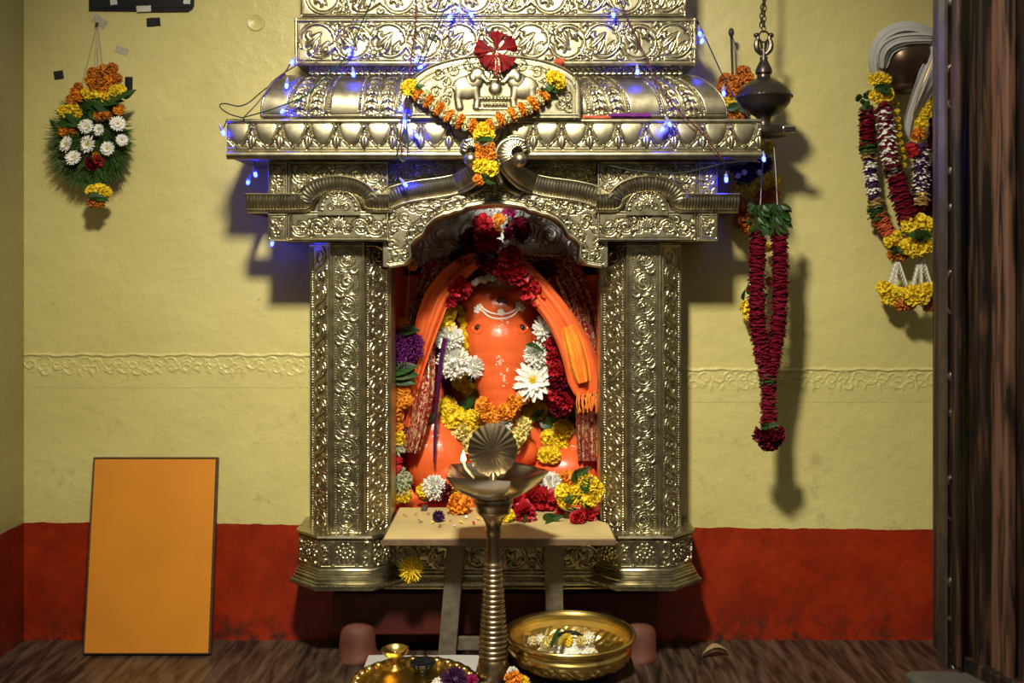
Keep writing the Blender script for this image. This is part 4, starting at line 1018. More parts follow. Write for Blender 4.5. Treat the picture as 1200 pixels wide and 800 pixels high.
thread(lg, [P(480, 312, .25), P(478, 350, .25), P(474, 382, .255), P(468, 450, .26), P(464, 520, .26), P(467, 580, .26)])
# ------------------------------------------------------------------ garlands on the shrine front and walls
gg = thing('gable_garland', 'orange and cream marigold garland draped in a V over the elephant gable', 'garland', P(568, 205, -.16))
seq = [('yellow', 480, 103, 11), ('orange', 490, 111, 9), ('cream', 496, 115, 9), ('orange_b', 502, 119, 9.5), ('cream', 509, 123.5, 9), ('orange', 515, 127.5, 10), ('cream', 521, 131.5, 9), ('orange_b', 526.5, 136, 9.5), ('cream', 533, 140, 9), ('orange', 539.5, 142, 10), ('cream', 546, 146, 9), ('orange_b', 554, 147, 9.5)]
seq2 = [('orange', 575, 147, 9), ('cream', 580, 143.5, 8.5), ('orange_b', 586, 140, 10), ('cream', 593.5, 137.5, 9), ('orange', 600, 134, 10), ('cream', 605.5, 131, 9), ('orange_b', 612, 128.5, 10), ('cream', 619, 125.5, 9), ('orange', 625, 121.5, 10.5), ('cream', 632, 117, 8.5), ('orange_b', 638, 111.5, 9.5)]
for sq in (seq, seq2):
    for i, (k, x, y, r) in enumerate(sq):
        a, b = sq[max(0, i-1)], sq[min(len(sq)-1, i+1)]
        if (k, x) == ('yellow', 480): put(k, gg, x, y, -.15, 11.5); continue
        d = Vector((b[1]-a[1], 0, -(b[2]-a[2]))).normalized(); q = d.to_track_quat('Z', 'Y') @ Quaternion((0, 0, 1), fr.uniform(0, 6))
        put(k, gg, x, y, -.150-.012*(y > 135), r, rot=q, flat=.62)
for x, y, r in ((651, 93, 11), (656, 97, 8), (647, 90, 8)): put('yellow', gg, x, y, -.152, r)
for x, y, L, a in ((486, 100, 16, -60), (484, 104, 15, 20), (640, 100, 16, -30), (646, 110, 16, 160), (640, 108, 18, 50)): put_leaf(gg, x, y, -.155, L, a)
for k, x, y, r in (('yellow', 567, 154, 12), ('yellow_b', 573, 158, 8), ('yellow_b', 561, 158, 8), ('orange', 563, 171, 8), ('orange_b', 573, 171, 8), ('orange_b', 564, 181, 8), ('orange', 574, 182, 8), ('deep', 569, 177, 8), ('yellow', 564, 194, 11), ('yellow_b', 574, 197, 11), ('yellow', 569, 201, 9), ('orange', 562, 210, 8)): put(k, gg, x, y, -.188 if y > 160 else -.165, r)
for x, y, L, a in ((558, 166, 20, 5), (578, 166, 20, 175), (566, 165, 14, -20), (576, 211, 16, 150), (566, 206, 18, -40)): put_leaf(gg, x, y, -.195, L, a)
thread(gg, [P(480, 103, -.148)]+[P(x, y, -.150-.012*(y > 135)) for _, x, y, _ in seq[1:]]+[P(567, 154, -.165)]+[P(x, y, -.150-.012*(y > 135)) for _, x, y, _ in seq2]+[P(651, 93, -.152)])
thread(gg, [P(567, 154, -.165), P(568, 176, -.188), P(569, 200, -.188), P(562, 210, -.188)])

hb = thing('hibiscus_flower', 'red hibiscus flower stuck at the top of the elephant gable', 'flower', P(582, 62, -.15))
for k in range(5):
    a = 2*PI*k/5+.35+(.1, -.08, .12, -.1, .05)[k]; mb = MB(); d = Vector((math.cos(a), -.18, math.sin(a))); w = Vector((-math.sin(a), 0, math.cos(a))); n_ = Vector((0, -1, 0)); s_ = S(-.15); A = np.zeros((8, 9, 3))
    for i in range(8):
        for j in range(9):
            t = i/7; v = j/4-1; wid = .10+.37*math.sin(min(1, t*1.05)*PI/2)**1.5
            A[i, j] = P(582, 60, -.145)+(d*(t*(1-.10*v*v*t+.05*math.sin(11*v+k)*t))+w*(v*wid*t**.6)+n_*(.07*t*math.sin(9*v+2*k)*t+.10*(1-v*v)*t-.28*t*t+.13*math.sin(k*2.1)*t+.16*abs(v)**1.5*math.sin(13*t+k+4*v)*t))*25*s_*(1, .92, 1.05, .9, 1.0)[k]
    mb.grid(A); obj('petal', mb, M['hibiscus'], hb)
mb = MB(); pts = [P(582, 62, -.15), P(582, 74, -.172), P(582, 85, -.168)]; mb.tube(resample(chaikin(np.array([tuple(p) for p in pts]), 2), .003), .0022, 6)
for k in range(14): mb.ell(P(582+fr.uniform(-4, 4), 78+fr.uniform(-5, 9), -.168), (.003, .003, .003), 6, 5)
obj('stamen', mb, M['red'], hb)
def flat_scrap(name, label, cat, px, py, Y, w, h, m, seed):
    g = random.Random(seed); mb = MB(); A = np.zeros((5, 8, 3))
    for i in range(5):
        for j in range(8):
            A[i, j] = P(px+(j/7-.5)*w+g.uniform(-1, 1), py+(i/4-.5)*h+g.uniform(-.5, .5), Y-.012*math.sin(i/4*PI)-.003*math.sin(j*1.7))
    B = A.copy(); B[:, :, 1] += .002; mb.grid(A); mb.grid(B[:, ::-1]); return tag(obj(name, mb, m), label, cat)
flat_scrap('cloth_scrap', 'purple cloth scrap lying on the cornice right of the gable', 'scrap', 738, 136, -.095, 50, 7, M['purple'], 1)
flat_scrap('dried_petal', 'dried orange petal lying on the cornice just right of the gable', 'petal', 699, 138, -.10, 34, 5, M['coral'], 2)
flat_scrap('dried_petal', 'orange petal stuck above the right shoulder of the elephant gable', 'petal', 655, 73, -.055, 12, 9, M['coral'], 3)

# --- hanging bronze lamp right of the shrine
YB = .0; k_ = S(YB)
hl = thing('hanging_oil_lamp', 'dark bronze hanging lamp with round body and finial right of the shrine cornice', 'hanging lamp', P(895, 160, YB))
c = P(895, 113, YB)
mb = MB(); prof = [(0, 66), (4.5, 67), (4.5, 71), (6, 74), (8.5, 79), (9.8, 83), (9.8, 86), (7.6, 88), (8, 91), (13, 94), (20, 98), (26.5, 103), (30, 108), (31.6, 112), (32.6, 113), (32.6, 115), (31.4, 116), (30, 121), (25.5, 127), (18, 132), (12, 135), (8.5, 138), (7.5, 143), (8.5, 146), (9, 148), (0, 148)]
mb.lathe([(r*k_, (113-y)*k_) for r, y in prof], c, 40); obj('lamp_body', mb, M['bronze'], hl)
mb = MB()
for k in range(40): a = 2*PI*k/40; mb.ell(c+Vector((32.6*k_*math.cos(a), 32.6*k_*math.sin(a), -k_)), (.0026, .0026, .003), 6, 4)
obj('rivet_band', mb, M['bronze'], hl)
mb = MB(); mb.lathe([(r*k_, (113-y)*k_) for r, y in ((0, 148), (9, 148), (20, 149.5), (27, 150), (28, 151), (27.5, 158), (25, 160), (12, 161), (0, 161))], c, 36); obj('oil_dish', mb, M['bronze'], hl)
mb = MB(); p = P(917, 155, YB); mb.box(p.x-.020, p.x+.021, p.y-.072, p.y-.052, p.z-.010, p.z+.010); bevel(obj('spout', mb, M['steel'], hl), .004)
mb = MB()
for q in (-1, 1):
    pts = [P(895+q*2, 64, YB), P(895+q*8, 58, YB), P(895+q*8.5, 50, YB), P(895+q*6, 44, YB), P(895+q*9, 40, YB)]; rr = resample(chaikin(np.array([tuple(p) for p in pts]), 2), .004)
    mb.tube(rr, np.interp(np.linspace(0, 1, len(rr)), [0, .3, .6, .8, 1], [.006, .009, .008, .006, .0055]), 8); mb.ell(P(895+q*8.3, 41.5, YB), (.009, .008, .008), 10, 7)
    mb.tube([P(895+q*8, 43, YB), P(895+q*3, 49, YB), P(895+q*2, 57, YB)], .004, 6)
mb.tube([P(895, 67, YB), P(895, 56, YB)], .006, 8); mb.tube([P(895+6*math.cos(a), 43+6.5*math.sin(a), YB) for a in np.linspace(0, 2*PI, 20)[:-1]], .0028, 6, closed=True); obj('finial', mb, M['bronze'], hl)
def chain(parent, pts, rl=4.0, m=None):
    pts = resample(np.array([tuple(p) for p in pts]), rl*1.45*k_)
    mb = MB()
    for i in range(len(pts)-1):
        a, b = Vector(pts[i]), Vector(pts[i+1]); d = (b-a).normalized(); n_ = Vector((0, 1, 0)) if i % 2 else d.cross(Vector((0, 1, 0))).normalized(); cc = (a+b)/2
        mb.tube([cc+d*(rl*1.0*k_*math.cos(t))+n_*(rl*.55*k_*math.sin(t)) for t in np.linspace(0, 2*PI, 13)[:-1]], .0019, 5, closed=True)
    return obj('chain', mb, m or M['iron'], parent)
chain(hl, [P(895, 37, YB), P(896, 8, YB), P(897, -60, YB)]); chain(hl, [P(892, 32, YB), P(893, 10, YB), P(897, -10, YB)], 3.4)
# --- rose garland hung from that lamp
YR = .0
rg2 = thing('long_rose_garland', 'long dark red rose petal garland hanging under the bronze lamp, ending in a rose ball', 'garland', P(901, 522, YR))
thread(rg2, [P(897, 158, YR-.01), P(893, 200, YR), P(891, 240, YR)], .0012); thread(rg2, [P(906, 160, YR-.01), P(909, 200, YR), P(911, 240, YR)], .0012)
for q in (0, 1):
    for k in range(34):
        t = (k//7)/4; a = (k % 7)/6
        x = 890+21*q+(a-.5)*14; y = 240+t*26; put_leaf(rg2, x, y, YR-.018*math.sin(PI*a)-.004*(k % 3), 13, -90+ (a-.5)*120+fr.uniform(-25, 25), tilt=.5)
mb = MB(); petal_strand(mb, [P(889, 268, YR), P(887, 320, YR), P(887, 375, YR), P(892, 410, YR), P(898, 437, YR)], 12*k_, 10, .26, 11, L=.66, W=.44); obj('left_strand', mb, M['rose'], rg2)
mb = MB(); petal_strand(mb, [P(913, 268, YR), P(914, 320, YR), P(914, 365, YR), P(908, 408, YR), P(902, 437, YR)], 12*k_, 10, .26, 12, L=.66, W=.44); obj('right_strand', mb, M['rose'], rg2)
mb = MB(); petal_strand(mb, [P(900, 442, YR), P(901, 470, YR), P(901, 500, YR)], 12*k_, 10, .26, 13, L=.66, W=.44); obj('lower_strand', mb, M['rose'], rg2)
mb = MB(); petal_strand(mb, [P(900, 432, YR), P(900, 443, YR)], 13*k_, 11, .25, 14, L=.6); obj('leaf_band', mb, M['leaf'], rg2)
for x, y, r in ((901, 512, 15), (893, 509, 11), (909, 509, 11), (901, 518, 11), (901, 506, 11)): put('maroon', rg2, x, y, YR-.012, r, dz=-.2)
for a in (200, 340, 270, 160, 20): put_leaf(rg2, 901, 499, YR-.03, 12, a)
# --- marigold garland on a nail behind the lamp
YM = .14
mg = thing('nail_garland', 'orange and yellow marigold garland on a nail behind the hanging bronze lamp', 'garland', P(870, 370, YM))
thread(mg, [P(857, 42, YM), P(858, 66, YM), P(859, 100, YM)], .004, 'strap', M['iron']); thread(mg, [P(857, 42, YM), P(870, 82, YM)], .0008)
for k, x, y, r in (('deep', 871, 86, 10), ('orange', 875, 93, 10), ('deep', 866, 95, 10), ('deep', 851, 95, 10), ('deep', 848, 105, 10), ('orange', 856, 106, 10), ('deep', 864, 104, 9), ('yellow', 851, 121, 10), ('yellow_b', 862, 124, 10), ('deep', 860, 136, 9), ('deep', 872, 137, 8),
                   ('yellow', 899, 172, 10), ('yellow_b', 893, 176, 9), ('violet', 866, 195, 14), ('violet', 880, 200, 14), ('violet', 893, 193, 13), ('violet', 858, 186, 10), ('violet', 872, 210, 12), ('yellow', 868, 222, 12), ('yellow_b', 880, 220, 10), ('yellow', 895, 213, 12), ('yellow_b', 907, 210, 9), ('deep', 904, 228, 11), ('deep', 893, 232, 10),
                   ('deep', 868, 243, 11), ('orange', 876, 250, 11), ('deep', 869, 258, 11), ('orange', 875, 266, 9), ('yellow', 900, 290, 6), ('yellow', 876, 360, 10), ('yellow_b', 878, 370, 8), ('orange', 901, 330, 6), ('yellow', 901, 392, 7)): put(k, mg, x, y, YM, r)
for x, y, a in ((862, 190, 30), (884, 186, 80), (872, 202, -40), (865, 206, 160), (890, 202, 10)): put('cream_bud', mg, x, y, YM-.03, 4)
for x, y, L, a in ((866, 128, 18, 0), (852, 128, 18, 20), (880, 345, 16, 120), (872, 352, 16, 100), (884, 352, 18, 30)): put_leaf(mg, x, y, YM-.02, L, a)
thread(mg, [P(866, 100, YM), P(862, 140, YM), P(872, 210, YM), P(880, 290, YM), P(878, 360, YM)], .001)
mb = MB(); mb.tube([P(857, 42, WALL-.001), P(857, 42, YM-.01)], .004, 8); mb.ell(P(857, 38, YM-.01), (.009, .007, .014), 10, 8); tag(obj('wall_nail', mb, M['iron']), 'rusty nail with knotted strap above the marigold garland', 'nail')

# --- vessel in a white cloth with garlands at the right
YV = .10; kv = S(YV)
mb = MB(); c = P(1060, 80, YV)
mb.lathe([(r*kv, (80-y)*kv) for r, y in ((0, 40), (14, 41), (24, 47), (30, 57), (32.5, 68), (32, 78), (28, 89), (22, 97), (19, 101), (20.5, 104), (19, 107), (11, 109), (0, 109.5))], c, 36, rfn=lambda a, i: 1+.02*math.cos(2*a))
tag(obj('metal_vessel', mb, M['vessel']), 'dark brown rounded metal vessel hanging on the right wall, wrapped in white cloth', 'vessel')
wc = thing('white_cloth', 'white cotton cloth with gold edge wrapped like a turban round the dark vessel', 'cloth', P(1070, 160, YV))
mb = MB(); ribbon(mb, [(1031, 92, .07), (1030, 66, .05), (1040, 46, .04), (1062, 36, .035), (1086, 42, .045), (1099, 60, .06)], [8, 13, 15, 13, 13, 12], 1.7, .006, seed=1); obj('upper_wrap', mb, M['cloth_white'], wc)
mb = MB(); ribbon(mb, [(1035, 80, .045), (1036, 60, .022), (1050, 49, .012), (1072, 46, .012), (1092, 46, .03)], [4, 9, 9, 8, 7], 2, .005, seed=4); obj('lower_wrap', mb, M['cloth_white'], wc)
mb = MB(); ribbon(mb, [(1098, 44, .05), (1097, 68, .025), (1088, 92, .02), (1077, 116, .045), (1068, 142, .07), (1066, 160, .08)], [10, 12, 13, 10, 8, 2], 1.6, .006, seed=2); obj('hanging_tail', mb, M['cloth_white'], wc)
mb = MB(); mb.tube(resample(chaikin(np.array([tuple(P(x, y, Y)) for x, y, Y in ((1101, 46, .01), (1093, 70, .0), (1083, 95, .0), (1076, 112, .02), (1070, 135, .05))]), 2), .004), .0022, 6); obj('gold_edge', mb, M['gold_trim'], wc)
def stripes(name_a, ma, name_b, mb_, parent, path, r, nb, seed, lead=0):
    pts = resample(chaikin(np.array([tuple(p) for p in path]), 2), .002); n = len(pts)
    for b in range(nb):
        i0, i1 = int(n*b/nb), min(n-1, int(n*(b+1)/nb)); 
        if i1-i0 < 2: continue
        m = MB(); odd = (b+lead) % 2; petal_strand(m, pts[i0:i1+1:max(1, (i1-i0)//2)][:3], r*(1.0 if odd else .92), 10 if odd else 9, .25, seed+b, L=.55 if odd else .6, W=.2 if odd else .36)
        obj(name_b if odd else name_a, m, mb_ if odd else ma, parent)
YA = .135
ga = thing('outer_garland', 'mixed garland hanging outermost at the right wall, with maroon, violet and coral petal sections', 'garland', P(1050, 345, YA))
for k in range(14): put_leaf(ga, 1017+fr.uniform(-8, 8), 118+fr.uniform(-5, 5), YA-.02, 12, fr.uniform(0, 360))
def sec(parent, nm, m, pts, r, Y, seed, **kw): mbx = MB(); petal_strand(mbx, [P(x, y, Y) for x, y in pts], r*S(Y)*1.08, kw.get('k', 10), .27, seed, L=.66, W=kw.get('W', .42)); return obj(nm, mbx, m, parent)
sec(ga, 'maroon_section', M['rose'], [(1017, 124), (1016, 145), (1017, 164)], 11, YA, 21); sec(ga, 'leaf_band', M['leaf'], [(1017, 164), (1017, 172)], 12, YA, 22); sec(ga, 'gold_band', M['gold_trim'], [(1018, 174), (1018, 180)], 10, YA, 23)
stripes('violet_section', M['violet'], 'white_section', M['jasmine'], ga, [P(1019, 181, YA), P(1020, 205, YA), P(1024, 230, YA)], 11*S(YA), 7, 30)
sec(ga, 'gold_band', M['gold_trim'], [(1025, 229), (1026, 236)], 10, YA, 24); sec(ga, 'leaf_band', M['leaf'], [(1026, 237), (1027, 249)], 11, YA, 25); sec(ga, 'coral_section', M['coral'], [(1028, 248), (1036, 266), (1052, 284)], 10, YA, 26)
sec(ga, 'maroon_section', M['rose'], [(1098, 130), (1096, 170)], 10, YA, 27); sec(ga, 'maroon_section', M['rose'], [(1097, 190), (1092, 230), (1083, 258)], 10, YA-.01, 28); sec(ga, 'coral_section', M['coral'], [(1078, 236), (1076, 252)], 8, YA-.03, 29)
for x, y, r in ((1044, 282, 9), (1056, 284, 9), (1050, 278, 9)): put('yellow', ga, x, y, YA-.015, r)
for a in (-20, 30, 200, 160): put_leaf(ga, 1052, 293, YA-.03, 14, a)
for x, y in ((1047, 298), (1056, 299), (1060, 296)): put('deep', ga, x, y, YA-.012, 8)
YG = .075
gb = thing('striped_garland', 'garland with white striped and yellow sections hung round the cloth-wrapped vessel', 'garland', P(1070, 345, YG))
for k, x, y, r in (('yellow', 1026, 76, 7), ('yellow', 1027, 92, 10), ('yellow_b', 1036, 93, 9), ('yellow', 1028, 112, 10), ('yellow_b', 1038, 111, 10), ('orange', 1093, 97, 9), ('yellow', 1088, 110, 9), ('yellow_b', 1085, 122, 9), ('yellow', 1082, 133, 10), ('yellow_b', 1079, 144, 9), ('orange', 1076, 157, 9)): put(k, gb, x, y, YG, r)
for x, y, a in ((1024, 104, 10), (1030, 105, -10), (1044, 102, 170)): put_leaf(gb, x, y, YG-.025, 16, a)
stripes('maroon_section', M['rose'], 'white_section', M['jasmine'], gb, [P(1036, 121, YG), P(1039, 160, YG), P(1045, 192, YG)], 14*S(YG), 13, 50)
for k in range(9): put('yellow', gb, 1050+k*.9+(k > 5)*2, 122+k*9, YG+.03, 4)
sec(gb, 'foil_band', M['steel'], [(1046, 191), (1047, 198)], 13, YG, 60); sec(gb, 'maroon_section', M['rose'], [(1049, 200), (1056, 232), (1066, 262)], 14, YG, 61)
stripes('violet_section', M['violet'], 'white_section', M['jasmine'], gb, [P(1079, 168, YG), P(1080, 200, YG), P(1078, 234, YG)], 13*S(YG), 11, 70); sec(gb, 'gold_band', M['gold_trim'], [(1080, 226), (1079, 233)], 11, YG-.01, 62); sec(gb, 'red_knot', M['red'], [(1066, 168), (1070, 178)], 8, YG-.01, 63)
for x, y, r in ((1066, 264, 11), (1077, 261, 12), (1087, 264, 11), (1066, 288, 11), (1078, 290, 12), (1088, 286, 11), (1072, 294, 9)): put('yellow' if fr.random() < .5 else 'yellow_b', gb, x, y, YG-.02, r)
for a, x in ((5, 1064), (-10, 1072), (175, 1090), (10, 1070), (185, 1084)): put_leaf(gb, x, 276, YG-.045, 20, a)
def tassel(parent, a, b, Y):
    mb = MB(); pts = resample(np.array([tuple(P(*a, Y)), tuple(P(*b, Y))]), .006)
    for i, p in enumerate(pts):
        for q in range(4):
            an = q*PI/2+i*.7; d = Vector((math.cos(an)*.6, math.sin(an)*.6, -.8)); petal(mb, p, d, d.orthogonal(), .012, .0028, .5, .2, tip=.6)
    mb.tube(pts, .0030, 6); obj('tassel', mb, M['jasmine'], parent)
for b in ((1041, 336), (1049, 338), (1063, 334)): tassel(ga, (1052, 302), b, YA-.01)
for b in ((1070, 334), (1080, 337), (1091, 332)): tassel(gb, (1080, 296), b, YG)
for x, y in ((1036, 338), (1046, 343), (1056, 346), (1042, 349)): put('yellow' if x % 4 else 'yellow_b', ga, x, y, YA-.02, 10)
for x, y in ((1066, 344), (1076, 342), (1086, 341), (1096, 340), (1080, 348), (1070, 349)): put('yellow' if x % 4 else 'yellow_b', gb, x, y, YG-.01, 10.5)
for x, y, p_ in ((1056, 357, ga), (1066, 356, ga), (1088, 358, gb), (1094, 355, gb)): put('deep', p_, x, y, YG+.01, 8)

# --- grass and daisy wreath on the left wall
YW = .15
wr = thing('grass_wreath', 'oval bunch of green grass with daisies and marigolds hanging on the left wall', 'wreath', P(112, 240, YW))
mb = MB(); g = random.Random(8)
for k in range(2600):
    a = g.uniform(0, 2*PI); q = math.sqrt(g.random()); x = 108+36*q*math.cos(a); y = 166+42*q*math.sin(a)
    dx, dz = (x-106)/36+g.uniform(-.35, .35), -(y-150)/42+g.uniform(-.35, .35); d = Vector((dx, -g.uniform(.1, .8), dz)).normalized()
    L = g.uniform(13, 24)*S(YW); petal(mb, P(x, y, YW-.03*(1-q*q)), d, d.orthogonal() if g.random() < .5 else d.cross(Vector((0, 1, 0))), L, .0011, .2, g.uniform(-.2, .2), tip=.2, nx=2)
mb.ell(P(108, 166, YW+.01), (.075, .022, .095), 20, 14); obj('grass_fan', mb, M['grass'], wr)['kind'] = 'stuff'
for k, x, y, r in (('deep', 110, 86, 8), ('deep', 121, 84, 9), ('deep', 132, 80, 7), ('orange', 107, 95, 8), ('deep', 118, 97, 9), ('orange', 129, 94, 9), ('deep', 137, 92, 7), ('orange', 121, 105, 8), ('deep', 111, 104, 7), ('deep', 92, 102, 6), ('orange', 89, 109, 8), ('deep', 85, 117, 8), ('orange', 93, 113, 7),
                   ('yellow', 102, 110, 8), ('yellow_b', 113, 113, 9), ('yellow', 123, 115, 9), ('yellow', 135, 106, 8), ('yellow_b', 141, 105, 7), ('yellow', 75, 130, 8), ('yellow_b', 85, 127, 8), ('yellow', 90, 133, 7), ('yellow', 80, 135, 7), ('orange', 116, 136, 8), ('deep', 125, 135, 7), ('orange', 139, 129, 7), ('orange', 76, 153, 8), ('deep', 84, 154, 7), ('orange', 113, 183, 6),
                   ('maroon', 109, 191, 9), ('red', 115, 188, 7), ('maroon', 96, 184, 5), ('yellow', 108, 224, 8), ('yellow_b', 117, 223, 9), ('yellow', 125, 225, 7), ('deep', 109, 237, 7), ('deep', 118, 238, 6)): put(k, wr, x, y, YW-.045, r)
for x, y, L, a in ((100, 125, 22, 20), (108, 120, 26, -10), (120, 122, 26, 15), (134, 118, 22, 30), (145, 116, 18, 40), (68, 146, 20, 10), (78, 142, 22, -10), (95, 142, 20, 160), (128, 128, 22, 160), (104, 131, 20, -30), (102, 231, 20, 5), (124, 231, 20, 175), (112, 231, 16, -10), (66, 150, 12, 120)): put_leaf(wr, x, y, YW-.05, L, a)
for x, y, r in ((101, 148, 10), (116, 152, 8), (138, 145, 10.5), (78, 169, 11), (103, 169, 12), (126, 174, 9.5), (86, 185, 10.5), (143, 164, 8)):
    s_ = .9*r*S(YW-.06); q = face(fr.uniform(-.3, .3)+(x-108)/90, fr.uniform(-.2, .4), fr.uniform(0, 6)); d_ = inst(FM['small_daisy'], 'daisy', wr, P(x, y, YW-.062), q, s_)
    c_ = bpy.data.objects.new('daisy_centre', FM['small_daisy_c']); C.objects.link(c_); c_.parent = d_
for a, b in (((113, 30), (93, 102)), ((114, 30), (112, 84)), ((114, 30), (117, 82)), ((115, 30), (124, 80))): thread(wr, [P(*a, WALL-.012), P(*b, YW-.03)], .0010)
mb = MB(); mb.tube([P(113.5, 28, WALL-.0005), P(113.5, 28, WALL-.025)], .005, 8); tag(obj('wall_hook', mb, M['iron']), 'small hook on the left wall that the grass wreath hangs from', 'hook')
# --- bits stuck on the wall
def sticker(name, label, cat, px, py, w, h, ang, m, t=.0012, parent=None, Y=None, group=None):
    k = S(WALL); c = P(px, py, WALL); a = math.radians(ang); mb = MB(); Y = WALL if Y is None else Y; A = np.zeros((4, 6, 3)); g = random.Random(px)
    for i in range(4):
        for j in range(6):
            x = (j/5-.5)*w+g.uniform(-.25, .25); y = (i/3-.5)*h+g.uniform(-.25, .25); A[i, j] = (c.x+(x*math.cos(a)-y*math.sin(a))*k, Y-t-abs(g.gauss(0, .0004)), c.z-(x*math.sin(a)+y*math.cos(a))*k)
    B = A.copy(); B[:, :, 1] = Y-.0002; mb.grid(A); e = [A[0], A[:, -1], A[-1][::-1], A[::-1, 0]]; f = [B[0], B[:, -1], B[-1][::-1], B[::-1, 0]]
    for p, q in zip(e, f): mb.grid(np.stack([q, p], 0))
    o = obj(name, mb, m, parent); return o if parent is not None else tag(o, label, cat, group)
sticker('black_tape', 'black tape piece on the wall just under the black sign', 'tape', 180, 26, 16, 10, -4, M['tape']); sticker('black_tape', 'square black tape piece on the wall left of the grass wreath', 'tape', 69, 88, 11, 10, -8, M['tape']); sticker('black_tape', 'upright black tape piece on the wall right of the grass wreath', 'tape', 151, 98, 9, 16, 2, M['tape'])
sticker('clear_tape', 'shiny clear tape scrap stuck on the wall above right of the grass wreath', 'tape', 143, 59, 15, 8, 20, M['tape_clear']); sticker('clear_tape', 'clear tape patch on the wall around the wreath hook', 'tape', 117, 25, 18, 10, 35, M['tape_clear'])
sg = thing('wall_sign', 'black sign panel stuck with paper tapes at the top of the left wall', 'sign', P(166, 14, WALL))
pts = [(105, -40), (228, -40), (228, 6), (226, 11), (221, 14), (180, 14.5), (160, 13.5), (105, 13)]; mb = MB(); q = [P(x, y, WALL) for x, y in pts]; mb.prism([(p.x, p.z) for p in q], WALL-.006, WALL-.0004); obj('panel', mb, M['sign'], sg, smooth=False)
sticker('paper_tape', '', '', 134, 1, 8, 11, -5, M['paper'], .0015, sg, WALL-.006); sticker('paper_tape', '', '', 169.5, 11, 17, 7, -3, M['paper'], .0015, sg, WALL-.006); sticker('paper_tape', '', '', 220, 1, 8, 9, 2, M['paper'], .0015, sg, WALL-.006)
mb = MB(); mb.tube([P(106, 10, WALL-.0062), P(227, 8, WALL-.0062)], .0012, 5); obj('crease', mb, M['tape'], sg)
# ------------------------------------------------------------------ orange board leaning on the wall
bd = thing('leaning_board', 'plain orange board in a thin dark wood edge, leaning on the left wall', 'board', (-1.094, .07, 0))
h_ = .575; tl = math.atan2(.112, .57)
a0, a1, b0, b1 = -1.286, -.903, -1.300, -.913
def lean(x_b, x_t, t, y): return (x_b+(x_t-x_b)*t, .07+.112*t+y*math.cos(tl), .0015+.57*t-y*math.sin(tl)+.004)
def slab(mb, u0, u1, t0, t1, y0, y1):
    L = lambda u, t, y: lean(a0+(a1-a0)*u, b0+(b1-b0)*u, t, y)
    v = [L(u0, t0, y0), L(u1, t0, y0), L(u1, t0, y1), L(u0, t0, y1), L(u0, t1, y0), L(u1, t1, y0), L(u1, t1, y1), L(u0, t1, y1)]
    return mb.add(v, [(3,2,1,0),(4,5,6,7),(0,1,5,4),(1,2,6,5),(2,3,7,6),(3,0,4,7)])
obj('panel', slab(MB(), .012, .985, .006, .992, -.002, .010), M['board'], bd, smooth=False)
for u0, u1, t0, t1 in ((0, .012, 0, 1), (.982, 1, 0, 1), (.012, .982, 0, .007), (.012, .982, .991, 1)): bevel(obj('edge_strip', slab(MB(), u0, u1, t0, t1, -.005, .012), M['board_edge'], bd, smooth=False), .0015)
# ------------------------------------------------------------------ offering table
ZT = .409
tb = thing('offering_table', 'low wooden table with beige top between the silver pillars', 'table', (-.035, -.05, 0))
plan = [(-.361, -.15), (.290, -.15), (.288, .020), (.258, .060), (.258, .225), (-.358, .225)]
def plate(mb, pl, z0, z1):
    n = len(pl); return mb.add([(x, y, z0) for x, y in pl]+[(x, y, z1) for x, y in pl], [tuple(range(n))[::-1], tuple(range(n, 2*n))]+[(i, (i+1) % n, (i+1) % n+n, i+n) for i in range(n)])
bevel(obj('tabletop', plate(MB(), plan, ZT-.020, ZT-.002), M['table_wood'], tb, smooth=False), .002)
cxm = -.035; obj('laminate', plate(MB(), [(cxm+(x-cxm)*.985, y+(.003 if y < -.1 else 0)) for x, y in plan], ZT-.002, ZT), M['table_top'], tb, smooth=False)
def leg(x0, x1, y0, y1, zt, w=.046, d=.028):
    v = []
    for (x, y, z) in ((x0, y0, 0), (x1, y1, zt)): v += [(x-w/2, y-d/2, z), (x+w/2, y-d/2, z), (x+w/2, y+d/2, z), (x-w/2, y+d/2, z)]
    bevel(obj('leg', MB().add(v, [(3,2,1,0),(4,5,6,7),(0,1,5,4),(1,2,6,5),(2,3,7,6),(3,0,4,7)]), M['leg_wood'], tb, smooth=False), .003)
leg(-.192, -.160, -.02, -.02, ZT-.02, .052); leg(.128, .118, -.02, -.02, ZT-.02, .052); leg(-.205, -.165, -.095, -.085, ZT-.02, .001, .001) if False else None
mb = MB(); mb.box(-.20, .16, -.010, .004, .045, .085); bevel(obj('stretcher', mb, M['leg_wood'], tb, smooth=False), .003)
mb = MB(); mb.box(-.24, .20, -.03, .0, ZT-.06, ZT-.02); bevel(obj('apron', mb, M['table_wood'], tb, smooth=False), .003)
hf_ = thing('hanging_flower', 'yellow chrysanthemum hanging on a thread under the left end of the table', 'flower', P(482, 680, -.06))
put('yellow_mum', hf_, 482, 667, -.06, 15, dx=0, dz=.1); thread(hf_, [P(482, 634, -.06), P(482, 660, -.06)], .0008)
